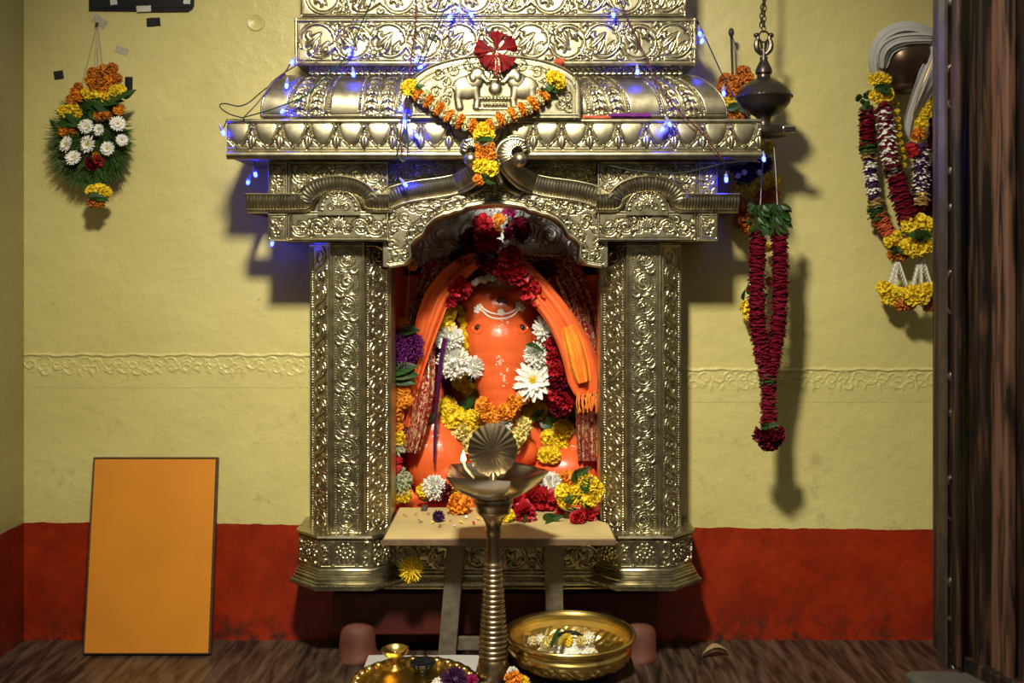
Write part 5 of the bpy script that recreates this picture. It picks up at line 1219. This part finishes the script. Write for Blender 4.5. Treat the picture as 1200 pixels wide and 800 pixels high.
# ------------------------------------------------------------------ offerings on the table
def tz(px, py):
    """point of the table top seen at px, py"""
    d = (ZT-EYE); Y = -d*F/(py-HOR)-D; return Y
def on_table(key, label, px, py, r, cat='flower', sink=.75, **k):
    """a flower of radius r px whose centre shows at px, py, resting on the table"""
    Y = .0
    for _ in range(6):
        z = ZT+r*S(Y)*sink; Y = min(.285, (EYE-z)*F/(py-HOR)-D)
    return loose(key, label, 'flower', px, py, Y, r, **k)
on_table('white', 'white chrysanthemum at the left back of the table beside a yellow one', 509, 571, 15); on_table('yellow', 'yellow marigold behind the left white chrysanthemum on the table', 497, 575, 10); on_table('maroon', 'dark red blossom on the table left of the brass lamp dish', 524, 577, 12)
on_table('orange', 'large round orange marigold on the table left of the lamp', 538, 591, 14.5, dz=.3); on_table('yellow', 'yellow marigold behind the large orange marigold on the table', 531, 577, 9); on_table('yellow_b', 'small yellow marigold on the table right beside the lamp stem', 594, 604, 9.5)
on_table('violet', 'small dark violet aster on the table front left of the orange marigold', 514, 605, 8); on_table('red', 'crimson blossom on the table close to the lamp stem', 604, 590, 15); on_table('red_b', 'crimson blossom in the middle of the red heap on the table', 622, 584, 17); on_table('red', 'crimson blossom at the right end of the red heap on the table', 639, 586, 15)
on_table('red_b', 'crimson blossom lowest in the red heap on the table', 615, 600, 13); on_table('maroon', 'dark red blossom at the back of the red heap on the table', 628, 566, 13); on_table('white_b', 'white chrysanthemum on the table right of the red heap', 645, 570, 17)
on_table('orange', 'orange marigold on the table behind the yellow garland loop', 666, 562, 12)
rl = thing('ring_garland', 'small looped garland of yellow marigolds and leaves at the right end of the table', 'garland', P(678, 590, .05))
for x, y, r in ((660, 577, 11), (670, 582, 11), (662, 588, 9), (676, 574, 9), (686, 562, 10), (694, 568, 11), (698, 579, 11), (690, 585, 11), (683, 557, 8), (701, 572, 8)): put('yellow' if x % 3 else 'yellow_b', rl, x, y, .06, r)
for x, y, L, a in ((676, 566, 20, 110), (680, 572, 20, 40), (678, 580, 22, 200), (684, 578, 20, 80), (672, 556, 22, 20), (682, 586, 18, -60)): put_leaf(rl, x, y, .05, L, a)
on_table('red', 'crimson carnation at the front right of the table with its green stem', 689, 601, 11); on_table('red_b', 'small crimson carnation left of the front right one on the table', 677, 606, 9); on_table('red', 'tiny crimson blossom on the table between the leaves and the carnations', 656, 601, 6)
for x, y, L, a, lab in ((636, 607, 26, 10, 'dark green leaf on the table under the red heap'), (652, 608, 26, 170, 'dark green leaf on the table right of the red heap'), (622, 609, 18, 160, 'dark green leaf at the front of the red heap on the table')):
    Y = (EYE-ZT-.006)*F/(y-HOR)-D; o = put_leaf(None, x, y, Y, L, a, tilt=.8); tag(o, lab, 'leaf')
mb = MB()
for k in range(9):
    x0, y0 = 655+fr.uniform(-3, 3), 594+fr.uniform(-4, 4); pts = []
    for t in np.linspace(0, 1, 5): y = y0+(7+k*.6)*t; Y = (EYE-ZT-.004-.012*math.sin(PI*t))*F/(y-HOR)-D; pts.append(P(x0+34*t+3*math.sin(4*t+k), y, Y))
    mb.tube(pts, .0012, 5)
tag(obj('green_twigs', mb, M['grass']), 'bundle of thin green twigs lying on the table by the carnations', 'twigs')
def rest(px, py, h=0): return (EYE-ZT-h)*F/(py-HOR)-D
mb = MB(); Y = rest(497, 597); p = P(497, 597, Y); mb.box(p.x-.008, p.x+.010, p.y-.022, p.y+.020, ZT, ZT+.012); bevel(tag(obj('matchbox', mb, M['matchbox'], smooth=False), 'small dark matchbox lying on the left of the table', 'matchbox'), .0015)
mb = MB(); Y = rest(499, 588); p = P(499, 588, Y); mb.ell((p.x, p.y, ZT+.010), (.016, .012, .010), 10, 7); tag(obj('blue_wrapper', mb, M['blue_foil']), 'small crumpled blue wrapper on the table by the white chrysanthemum', 'wrapper')
for k, (x, y, c_) in enumerate(((474, 604, 'red'), (492, 611, 'violet'), (507, 612, 'yellow'), (520, 613, 'yellow'), (528, 610, 'red'), (540, 612, 'yellow'), (502, 602, 'leaf'), (482, 592, 'violet'), (555, 613, 'red'), (560, 608, 'yellow'), (533, 616, 'white'), (606, 615, 'white'), (596, 618, 'white'), (515, 616, 'violet'), (470, 588, 'leaf'), (546, 606, 'white'), (488, 603, 'yellow'), (525, 602, 'rose'))):
    Y = rest(x, y, .004); o = inst(FM['p_'+c_], 'fallen_petal', None, P(x, y, Y), Euler((fr.uniform(-.3, .3), fr.uniform(-.3, .3), fr.uniform(0, 6))).to_quaternion(), fr.uniform(.010, .018)); tag(o, 'tiny petal fallen on the bare front of the beige table', 'petal', 'petals scattered on the table')
# ------------------------------------------------------------------ low plank platform with a white sheet, lamp, bowl and plate
ZP = .075
mb = MB(); mb.box(-.40, .335, -.80, -.125, 0, ZP-.002); bevel(tag(obj('low_platform', mb, M['floor'], smooth=False), 'low brown platform in front of the shrine carrying lamp, plate and bowl', 'platform'), .004)
mb = MB(); A = np.zeros((12, 16, 3))
for i in range(12):
    for j in range(16): A[i, j] = (-.402+.332*j/15, -.127-.66*i/11, ZP+.0012+.0008*math.sin(i*1.3+j*.7))
B = A.copy(); B[:, :, 2] = ZP-.0018; mb.grid(A[:, ::-1]); mb.grid(B)
for e in (np.s_[0], np.s_[-1], np.s_[:, 0], np.s_[:, -1]): mb.grid(np.stack([A[e], B[e]], 0))
tag(obj('white_sheet', mb, M['cloth_white']), 'white sheet spread on the platform under the brass plate', 'sheet')
# standing lamp
lp = thing('standing_oil_lamp', 'tall ringed brass oil lamp with pointed dish and shell finial before the shrine', 'oil lamp', (-.049, -.30, ZP))
kl = 2.675/F; L0 = Vector((-.049, -.30, ZP+.001)); zl = lambda y: (799-y)*kl
mb = MB(); pr = [(0, 0), (20*kl, 0), (21*kl, zl(796)), (21*kl, zl(789)), (19.5*kl, zl(784)), (18*kl, zl(779)), (17.4*kl, zl(775))]
n_r = 19
for k in range(n_r):
    y = 772-(772-660)*k/n_r; r = 17-6.4*k/n_r; pit = (772-660)/n_r
    for t, dr in ((0, -1.6), (.18, -.3), (.36, .5), (.5, .7), (.64, .5), (.82, -.3)): pr.append(((r+dr)*kl, zl(y-pit*t)))
pr += [(10*kl, zl(659)), (9.6*kl, zl(656)), (8.6*kl, zl(648)), (8*kl, zl(632)), (8.6*kl, zl(626)), (9.6*kl, zl(624)), (9*kl, zl(621)), (10*kl, zl(614)), (13*kl, zl(608)), (19*kl, zl(603)), (20.5*kl, zl(600)), (20.5*kl, zl(597)), (23*kl, zl(593)), (23.5*kl, zl(588)), (22.5*kl, zl(585)), (0, zl(585))]
mb.lathe(pr, L0, 48); obj('lamp_stem', mb, M['brass_dull'], lp)
def five(a, i): 
    w = (.0, .02, .06, .11, .16, .17, .12, .05, .0, 0)[min(i, 9)]
    q = abs(((a-.0)*5/(2*PI)) % 1-.5)*2                    # 1 at the five spouts
    return 1+w*(q**2.2*1.25-.35)
mb = MB(); mb.lathe([(22*kl, zl(586)), (30*kl, zl(582)), (42*kl, zl(575)), (51*kl, zl(566)), (56*kl, zl(556)), (57*kl, zl(553.5)), (53*kl, zl(556)), (44*kl, zl(566)), (28*kl, zl(573)), (.2*kl, zl(575))], L0, 120, rfn=five); obj('oil_dish', mb, M['brass_pale'], lp)
mb = MB(); mb.lathe([(4*kl, zl(575)), (6*kl, zl(568)), (4.5*kl, zl(563)), (5.5*kl, zl(560)), (3.5*kl, zl(556)), (.1, zl(554))][:5], L0, 16); obj('finial_stem', mb, M['brass_dull'], lp)
A = np.zeros((9, 133, 3)); cs = L0+Vector((-.002, 0, zl(529)))
for i in range(9):
    for j in range(133):
        a = 2*PI*j/132; t = i/8; r = t*(1+.05*t*t*abs(math.sin(9*a))); flu = .0006*math.cos(22*a)*t*(1 if t < .98 else .5)
        A[i, j] = cs+Vector((28*kl*r*math.sin(a), -.004-flu-.010*(1-t*t), 30*kl*r*math.cos(a)))
B = A.copy(); B[:, :, 1] += .004; mb = MB(); mb.grid(A); mb.grid(B[:, ::-1]); mb.grid(np.stack([A[-1], B[-1]], 0)); obj('shell_finial', mb, M['brass_dull'], lp, sharp=180)
Yf = -.225; mb = MB(); mb.lathe([(0, -.018), (.006, -.017), (.0075, -.012), (.006, -.003), (.0035, .004), (.0012, .011), (.0001, .014)], P(543, 533, Yf), 14); obj('flame', mb, M['flame'], lp)
mb = MB(); mb.tube([P(543, 541, Yf), P(546, 549, Yf-.01), P(556, 560, Yf-.02)], .0035, 8); obj('wick', mb, M['cream'], lp)
# engraved brass bowl
bw = thing('brass_bowl', 'large engraved brass bowl right of the standing lamp, holding rice and peels', 'bowl', (.158, -.22, ZP))
BC = Vector((.158, -.22, ZP+.0005)); seg = 240
outer = [(.0, 0), (.085, 0), (.100, .002), (.118, .010), (.142, .024), (.158, .040), (.166, .056), (.166, .066), (.161, .074), (.160, .080), (.164, .084), (.172, .088), (.1765, .093), (.1775, .0985), (.175, .102)]
inner = [(.169, .1015), (.163, .096), (.160, .090), (.158, .078), (.158, .062), (.150, .044), (.134, .026), (.110, .014), (.06, .010), (0, .009)]
def dens(p, n=5):
    o = []
    for (a, b), (c_, d_) in zip(p[:-1], p[1:]):
        for t in range(n): o.append((a+(c_-a)*t/n, b+(d_-b)*t/n))
    return o+[p[-1]]
dp = dens(outer, 6)+dens(inner, 6); no = len(dens(outer, 6)); A = np.zeros((len(dp), seg, 3))
for i, (r, z) in enumerate(dp):
    for j in range(seg):
        a = 2*PI*j/seg; e = 0
        v = (z-.018)/.044
        if 0 < v < 1 and r > .1:
            u = (a*9/(2*PI)) % 1-.5; wv = v-.5-.32*math.cos(2*PI*u); e = .0034*math.exp(-(wv/.10)**2)+.0028*math.sin(38*a+9*v)*math.exp(-((abs(u)-.22)/.18)**2)*math.sin(PI*v)+.0026*max(0, math.cos(26*u))*(v < .55)*math.sin(PI*v)
        A[i, j] = BC+Vector(((r+e)*math.cos(a), (r+e)*math.sin(a), z))
mb = MB(); mb.grid(A, wrap_u=True); obj('bowl_body', mb, M['brass'], bw, sharp=180)
def in_bowl(px, py, z): Y = (EYE-z)*F/(py-HOR)-D; return P(px, py, Y)
mb = MB(); g = random.Random(6)
mb.lathe([(0, .034), (.03, .031), (.055, .020), (.078, .002), (.088, -.012)], BC+Vector((-.005, .040, .024)), 28, rfn=lambda a, i: 1+.12*math.sin(3*a))
for k in range(900):
    a = g.uniform(0, 2*PI); r = .074*math.sqrt(g.random()); z = .067-.028*(r/.074)**1.6; d = Vector((g.uniform(-1, 1), g.uniform(-1, 1), g.uniform(-.4, .4))).normalized()
    mb.ell(BC+Vector((-.005+r*math.cos(a), .045+r*math.sin(a), z)), (.0042, .0017, .0017), 6, 4, rot=d.to_track_quat('X', 'Z').to_matrix())
o = tag(obj('rice', mb, M['white']), 'heap of white rice grains lying in the brass bowl', 'rice'); o['kind'] = 'stuff'
for k, (x, y, key, r, lab) in enumerate(((641, 752, 'lemon', 7, 'pale yellow blossom on the rice left of the green peel'), (633, 749, 'cream_bud', 7, 'cream blossom on the rice at the left in the bowl'), (664, 750, 'yellow', 8, 'yellow blossom on the rice right of the green peel'), (680, 751, 'lemon', 6, 'pale yellow blossom right of the dark peel in the bowl'), (690, 747, 'cream_bud', 8, 'white blossom at the right in the bowl'), (624, 751, 'cream', 6, 'cream petal lump farthest left in the bowl'))):
    Y = in_bowl(x, y, ZP+.072).y; loose(key, lab, 'flower', x, y, Y, r, dz=.8)
for pts, m, lab in (([(646, 757), (650, 748), (653, 740), (656, 737)], M['leaf'], 'green peel piece standing up in the bowl'), ([(652, 745), (662, 741), (674, 741), (682, 744)], M['bronze'], 'dark brown banana peel lying over the rice'), ([(655, 756), (658, 748), (668, 743)], M['banana'], 'yellow green banana peel under the dark one in the bowl')):
    q = resample(chaikin(np.array([tuple(in_bowl(x, y, ZP+.084)) for x, y in pts]), 2), .003); mb = MB(); mb.tube(q, .007*np.sin(np.linspace(.5, 2.7, len(q))), 8); tag(obj('fruit_peel', mb, m), lab, 'peel')
# beaded brass plate
PC = Vector((-.253, -.352, ZP+.003)); mb = MB()
mb.lathe([(0, 0), (.125, 0), (.136, .004), (.146, .012), (.156, .017), (.162, .018), (.160, .0195), (.152, .0185), (.143, .0145), (.134, .0065), (.124, .003), (0, .003)], PC, 132, rfn=lambda a, i: 1+(.022*abs(math.sin(14*a)) if 2 < i < 9 else 0))
pl = thing('brass_plate', 'round brass plate with beaded scalloped rim left of the standing lamp', 'plate', PC); obj('plate_dish', mb, M['brass'], pl, sharp=180)
for k in range(28):
    a = 2*PI*(k+.5)/28; mb = MB(); mb.ell(PC+Vector((.149*math.cos(a), .149*math.sin(a), .0165)), (.0125, .0125, .009), 14, 9); obj('rim_bead', mb, M['brass'], pl)
zp = PC.z+.0035
c = Vector((-.3155, -.234, zp)); mb = MB(); mb.lathe([(0, 0), (.024, 0), (.025, .003), (.020, .008), (.010, .015), (.0065, .020), (.008, .024), (.018, .029), (.030, .038), (.0365, .048), (.0375, .053), (.036, .053), (.033, .047), (.022, .037), (.008, .033), (0, .032)], c, 32)
mb.ell(c+Vector((0, 0, .036)), (.004, .004, .010), 8, 6); tag(obj('brass_goblet', mb, M['brass']), 'small brass goblet standing on the back of the brass plate', 'goblet')
c = Vector((-.239, -.269, zp)); mb = MB(); mb.lathe([(0, 0), (.018, 0), (.020, .004), (.017, .009), (.022, .014), (.030, .020), (.033, .026), (.032, .031), (.028, .030), (.020, .024), (0, .022)], c, 60, rfn=lambda a, i: 1+(.05*math.cos(15*a) if 3 < i < 9 else 0)); tag(obj('fluted_cup', mb, M['black_dish'], sharp=180), 'small soot-black fluted cup beside the goblet on the brass plate', 'cup')
loose('violet', 'dark violet aster lying on the front right of the brass plate', 'flower', 533, 798, -.395, 17, dz=.7); loose('cream_bud', 'little white bud beside the violet aster on the plate', 'flower', 513, 801, -.39, 8, dz=.7); loose('magenta', 'pink bud between the violet aster and the lamp foot', 'flower', 553, 798, -.39, 8, dz=.7)
loose('orange', 'orange marigold at the lamp foot on its right', 'flower', 603, 797, -.385, 12, dz=.7); loose('yellow', 'yellow marigold just right of the orange one at the lamp foot', 'flower', 613, 799, -.385, 8, dz=.7); loose('white', 'small white blossom behind the orange marigold at the lamp foot', 'flower', 601, 788, -.352, 7, dz=.7)
# fallen leaf, floor crumbs
mb = MB(); A = np.zeros((6, 7, 3))
for i in range(6):
    for j in range(7): t = i/5; q = j/3-1; A[i, j] = (.568+.08*t, .050+.018*q*math.sin(PI*min(1, t*.95+.03))+.02*t, .004+.022*math.sin(PI*t)+.010*q*q)
B = A.copy(); B[:, :, 2] -= .0012; mb.grid(A); mb.grid(B[:, ::-1]); tag(obj('fallen_leaf', mb, M['dry_leaf']), 'curled dry brown leaf on the floor right of the shrine', 'leaf')
# ------------------------------------------------------------------ carved door jamb in the right foreground
dj = thing('carved_door_jamb', 'dark carved wooden door jamb with metal strip at the right edge in front', 'door jamb', (.90, -1.0, .36))
def bar(name, a, b, d, m, z0=.372, depth=.16, z1=2.2):
    mb = MB(); mb.box((a-600)*d/F, (b-600)*d/F, d-D, d-D+depth, z0, z1); return bevel(obj(name, mb, m, dj, smooth=False), .003)
hf = HF(0, 22, 0, 1080, .9); hf.vline(2, 2, 3); hf.vline(20, 2, 3)
for k in range(27): y = 20+40*k; hf.comma(11, y, 8, k, 1 if k % 2 else -1, 3.2, 4.5, .8); hf.blob(11, y+20, 4.5, 5, 6); hf.leaf(11, y+10, PI/2, 16, 4, 3)
d = 2.03; kd = d/F; A = np.stack([(1107-600+hf.U*.75)*kd, d-D-hf.h*kd*1.6, 2.2-hf.V*kd], -1); mb = MB(); mb.grid(A); mb.box((1107-600)*kd, (1123.5-600)*kd, d-D+.0005, d-D+.03, 2.2-1080*kd, 2.2); obj('carved_strip', mb, M['jamb_grey'], dj)
bar('fillet', 1122, 1128, 1.99, M['jamb_brown'], depth=.12); bar('groove_board', 1126, 1150, 2.16, M['jamb_dark'], depth=.05); bar('moulding', 1149, 1164, 1.96, M['jamb_brown']); bar('groove_board', 1160, 1182, 2.05, M['jamb_dark'])
bar('bead_moulding', 1180, 1191, 1.90, M['jamb_light']); bar('groove_board', 1188, 1236, 1.97, M['jamb_dark']); bar('outer_board', 1226, 1330, 1.80, M['jamb_brown'], depth=.3)
pl_ = [((1122-600)*2.03/F, 2.03-D), ((1204-600)*1.86/F, 1.86-D), ((1330-600)*1.80/F, 1.80-D), ((1330-600)*1.80/F, -.945), ((1122-600)*2.03/F, -.945)]
bevel(obj('sill', plate(MB(), [(x-.006, y-.012) for x, y in pl_], .362, .390), M['jamb_brown'], dj, smooth=False), .004)
mb = MB(); mb.box((1062-600)*2.0/F, 1.32, -1.32, -.962, 0, .362); bevel(tag(obj('stone_ledge', mb, M['stone'], smooth=False), 'worn grey stone ledge under the dark door jamb at bottom right', 'ledge'), .012, 3)
# ------------------------------------------------------------------ strings of blue lights
mb = MB(); mb.lathe([(0, -.0125), (.0030, -.0115), (.0052, -.008), (.0056, -.003), (.0050, .002), (.0034, .004), (0, .0045)], (0, 0, 0), 12); BULB = mesh_of('bulb', mb, M['bulb'])
mb = MB(); mb.lathe([(0, .002), (.0044, .0025), (.0056, .006), (.0050, .012), (.0030, .018), (.0018, .022), (0, .0225)], (0, 0, 0), 12); SOCK = mesh_of('socket', mb, M['socket'])
def light_string(label, wires, bulbs, base):
    t = thing('string_light', label, 'string lights', base)
    for m, r, pts in wires:
        q = resample(chaikin(np.array([tuple(P(*p)) for p in pts]), 3), .006); mb = MB()
        tw = np.arange(len(q))
        mb.tube(q, r*1.25, 6); obj('wire', mb, m, t)
    for x, y, Y, ang in bulbs:
        rot = Euler((fr.uniform(-.5, .5), math.radians(ang), 0)).to_quaternion(); inst(SOCK, 'socket', t, P(x, y-2, Y), rot); inst(BULB, 'bulb', t, P(x, y-2, Y), rot)
R_, G_, D_ = M['wire_red'], M['wire_green'], M['wire_dark']
light_string('string of blue lights crossing the left roof of the shrine to the cornice end', [
    (R_, .0016, [(434, -10, -.07), (420, 12, -.07), (405, 40, -.07), (372, 62, -.075), (348, 76, -.09), (322, 92, -.075), (303, 120, -.10), (286, 137, -.13)]), (G_, .0016, [(440, -10, -.07), (427, 20, -.07), (413, 52, -.07), (402, 72, -.08), (382, 90, -.09), (360, 112, -.12), (345, 118, -.13), (320, 128, -.13), (284, 138, -.13)]),
    (D_, .0015, [(340, 75, -.06), (330, 92, -.03), (310, 104, -.05), (285, 127, -.12), (262, 120, -.13), (255, 124, -.13), (268, 134, -.13), (284, 138, -.13)]), (D_, .0013, [(266, 140, -.13), (262, 150, -.13)]), (D_, .0013, [(285, 138, -.125), (300, 192, -.02), (297, 205, .03)])],
    [(343, 74, -.055, 20), (410, 60, -.075, 30), (414, 88, -.075, -10), (336, 101, -.085, 10), (332, 131, -.125, 40), (261, 156, -.13, -20), (299, 205, .02, -15), (291, 214, .03, 20), (319, 286, .08, 0)], P(340, 140, -.1))
light_string('string of blue lights falling left of the elephant gable to the arch scroll', [
    (R_, .0016, [(488, -10, -.07), (487, 30, -.07), (482, 70, -.08), (479, 92, -.12), (474, 130, -.155), (468, 160, -.16), (472, 185, -.16), (473, 205, -.12)]), (G_, .0016, [(528, -10, -.07), (515, 28, -.07), (498, 68, -.08), (487, 92, -.12), (478, 120, -.15), (476, 150, -.16), (479, 182, -.16), (472, 192, -.16), (464, 178, -.16), (466, 150, -.16)]),
    (D_, .0014, [(518, -10, -.07), (508, 30, -.07), (492, 68, -.08), (480, 110, -.15), (474, 150, -.16), (464, 184, -.16)]), (R_, .0014, [(555, -10, -.07), (540, 20, -.07), (524, 50, -.07), (516, 74, -.07)]), (G_, .0014, [(520, -10, -.065), (532, 8, -.065), (548, 10, -.065)])],
    [(488, 71, -.085, 10), (494, 80, -.10, 60), (538, 12, -.075, 10), (528, 21, -.075, 40), (551, 18, -.075, -40), (474, 143, -.165, 0), (470, 128, -.16, 20), (488, 160, -.15, -30), (474, 217, -.10, -40)], P(475, 190, -.15))
light_string('string of blue lights running down the right roof of the shrine under the cornice', [
    (R_, .0017, [(722, -10, -.07), (737, 26, -.07), (757, 66, -.08), (772, 102, -.12), (796, 132, -.14), (820, 152, -.15), (846, 186, -.15)]), (D_, .0016, [(846, 186, -.15), (850, 192, -.14), (872, 188, -.13), (891, 190, -.12)]), (D_, .0016, [(690, 188, -.09), (740, 200, -.095), (795, 204, -.095), (830, 196, -.10), (850, 190, -.12)]), (D_, .0013, [(848, 190, -.12), (850, 204, -.10)])],
    [(719, 18, -.075, 0), (747, 85, -.085, 0), (784, 146, -.15, -30), (777, 152, -.15, 30), (851, 211, -.10, 0), (895, 187, -.11, 0)], P(790, 150, -.1))
light_string('string of blue lights beside the right end of the friezes down to the bronze lamp', [
    (D_, .0016, [(803, -10, -.03), (815, 20, -.03), (833, 58, .0), (850, 96, -.01), (866, 122, -.05), (880, 141, -.11)]), (D_, .0012, [(812, 14, -.03), (821, 36, -.02)])],
    [(820, 40, -.02, -10), (823, 49, -.02, 20), (848, 110, -.03, 0)], P(840, 100, 0))
# ------------------------------------------------------------------ camera, lamps, sky
cam = bpy.data.cameras.new('camera'); co = bpy.data.objects.new('camera', cam); C.objects.link(co)
co.location = (0, -D, EYE); co.rotation_euler = (PI/2, 0, 0)
cam.sensor_width = 36; cam.lens = 36*F/1200; cam.shift_y = -80/1200
cam.dof.use_dof = True; cam.dof.focus_distance = D-.02; cam.dof.aperture_fstop = 4.0; cam.clip_start = .05
bpy.context.scene.camera = co

def area(name, loc, target, sx, sy, power, col, spread=PI):
    l = bpy.data.lights.new(name, 'AREA'); l.shape = 'RECTANGLE'; l.size = sx; l.size_y = sy; l.energy = power; l.color = col; l.spread = spread
    o = bpy.data.objects.new(name, l); C.objects.link(o); o.location = loc
    o.rotation_euler = (Vector(target)-Vector(loc)).to_track_quat('-Z', 'Y').to_euler(); return o
area('hall_lamp', (-.25, -1.95, 2.70), (0, .2, .40), .26, .22, 34, (1.0, .90, .70), math.radians(94))
l = bpy.data.lights.new('idol_spot', 'SPOT'); l.energy = 24; l.color = (1.0, .93, .80); l.spot_size = math.radians(21); l.spot_blend = .5; l.shadow_soft_size = .03
o = bpy.data.objects.new('idol_spot', l); C.objects.link(o); o.location = (.12, -1.25, 1.95); o.rotation_euler = (Vector((-.035, .32, .80))-o.location).to_track_quat('-Z', 'Y').to_euler()
w = bpy.data.worlds.new('world'); bpy.context.scene.world = w; w.use_nodes = True
nt = w.node_tree; bg = nt.nodes['Background']; tc = nt.nodes.new('ShaderNodeTexCoord'); sx = nt.nodes.new('ShaderNodeSeparateXYZ'); r = nt.nodes.new('ShaderNodeValToRGB')
mr = nt.nodes.new('ShaderNodeMapRange'); mr.inputs[1].default_value = -1; mr.inputs[2].default_value = 1
nt.links.new(tc.outputs['Generated'], sx.inputs[0]); nt.links.new(sx.outputs['Z'], mr.inputs[0]); nt.links.new(mr.outputs[0], r.inputs[0])
e = r.color_ramp.elements; e[0].position = .36; e[0].color = (.012, .009, .006, 1); e[1].position = .82; e[1].color = (.27, .24, .18, 1)
q = r.color_ramp.elements.new(.5); q.color = (.075, .066, .048, 1)
nt.links.new(r.outputs[0], bg.inputs[0]); bg.inputs[1].default_value = 1.0
for x in (-.11, .03):                                    # the pair of small lamps fixed behind the arch, lighting the idol's head
    area('niche_lamp', (x, .06, 1.385), (x*.5-.02, .42, 1.05), .06, .03, 2.8, (1.0, .93, .80))
sc = bpy.context.scene
sc.view_settings.view_transform = 'Standard'; sc.view_settings.look = 'None'; sc.view_settings.gamma = 1; sc.view_settings.exposure = 0
sc.view_settings.use_curve_mapping = False
sc.cycles.use_denoising = True; sc.cycles.max_bounces = 6; sc.cycles.sample_clamp_indirect = 4
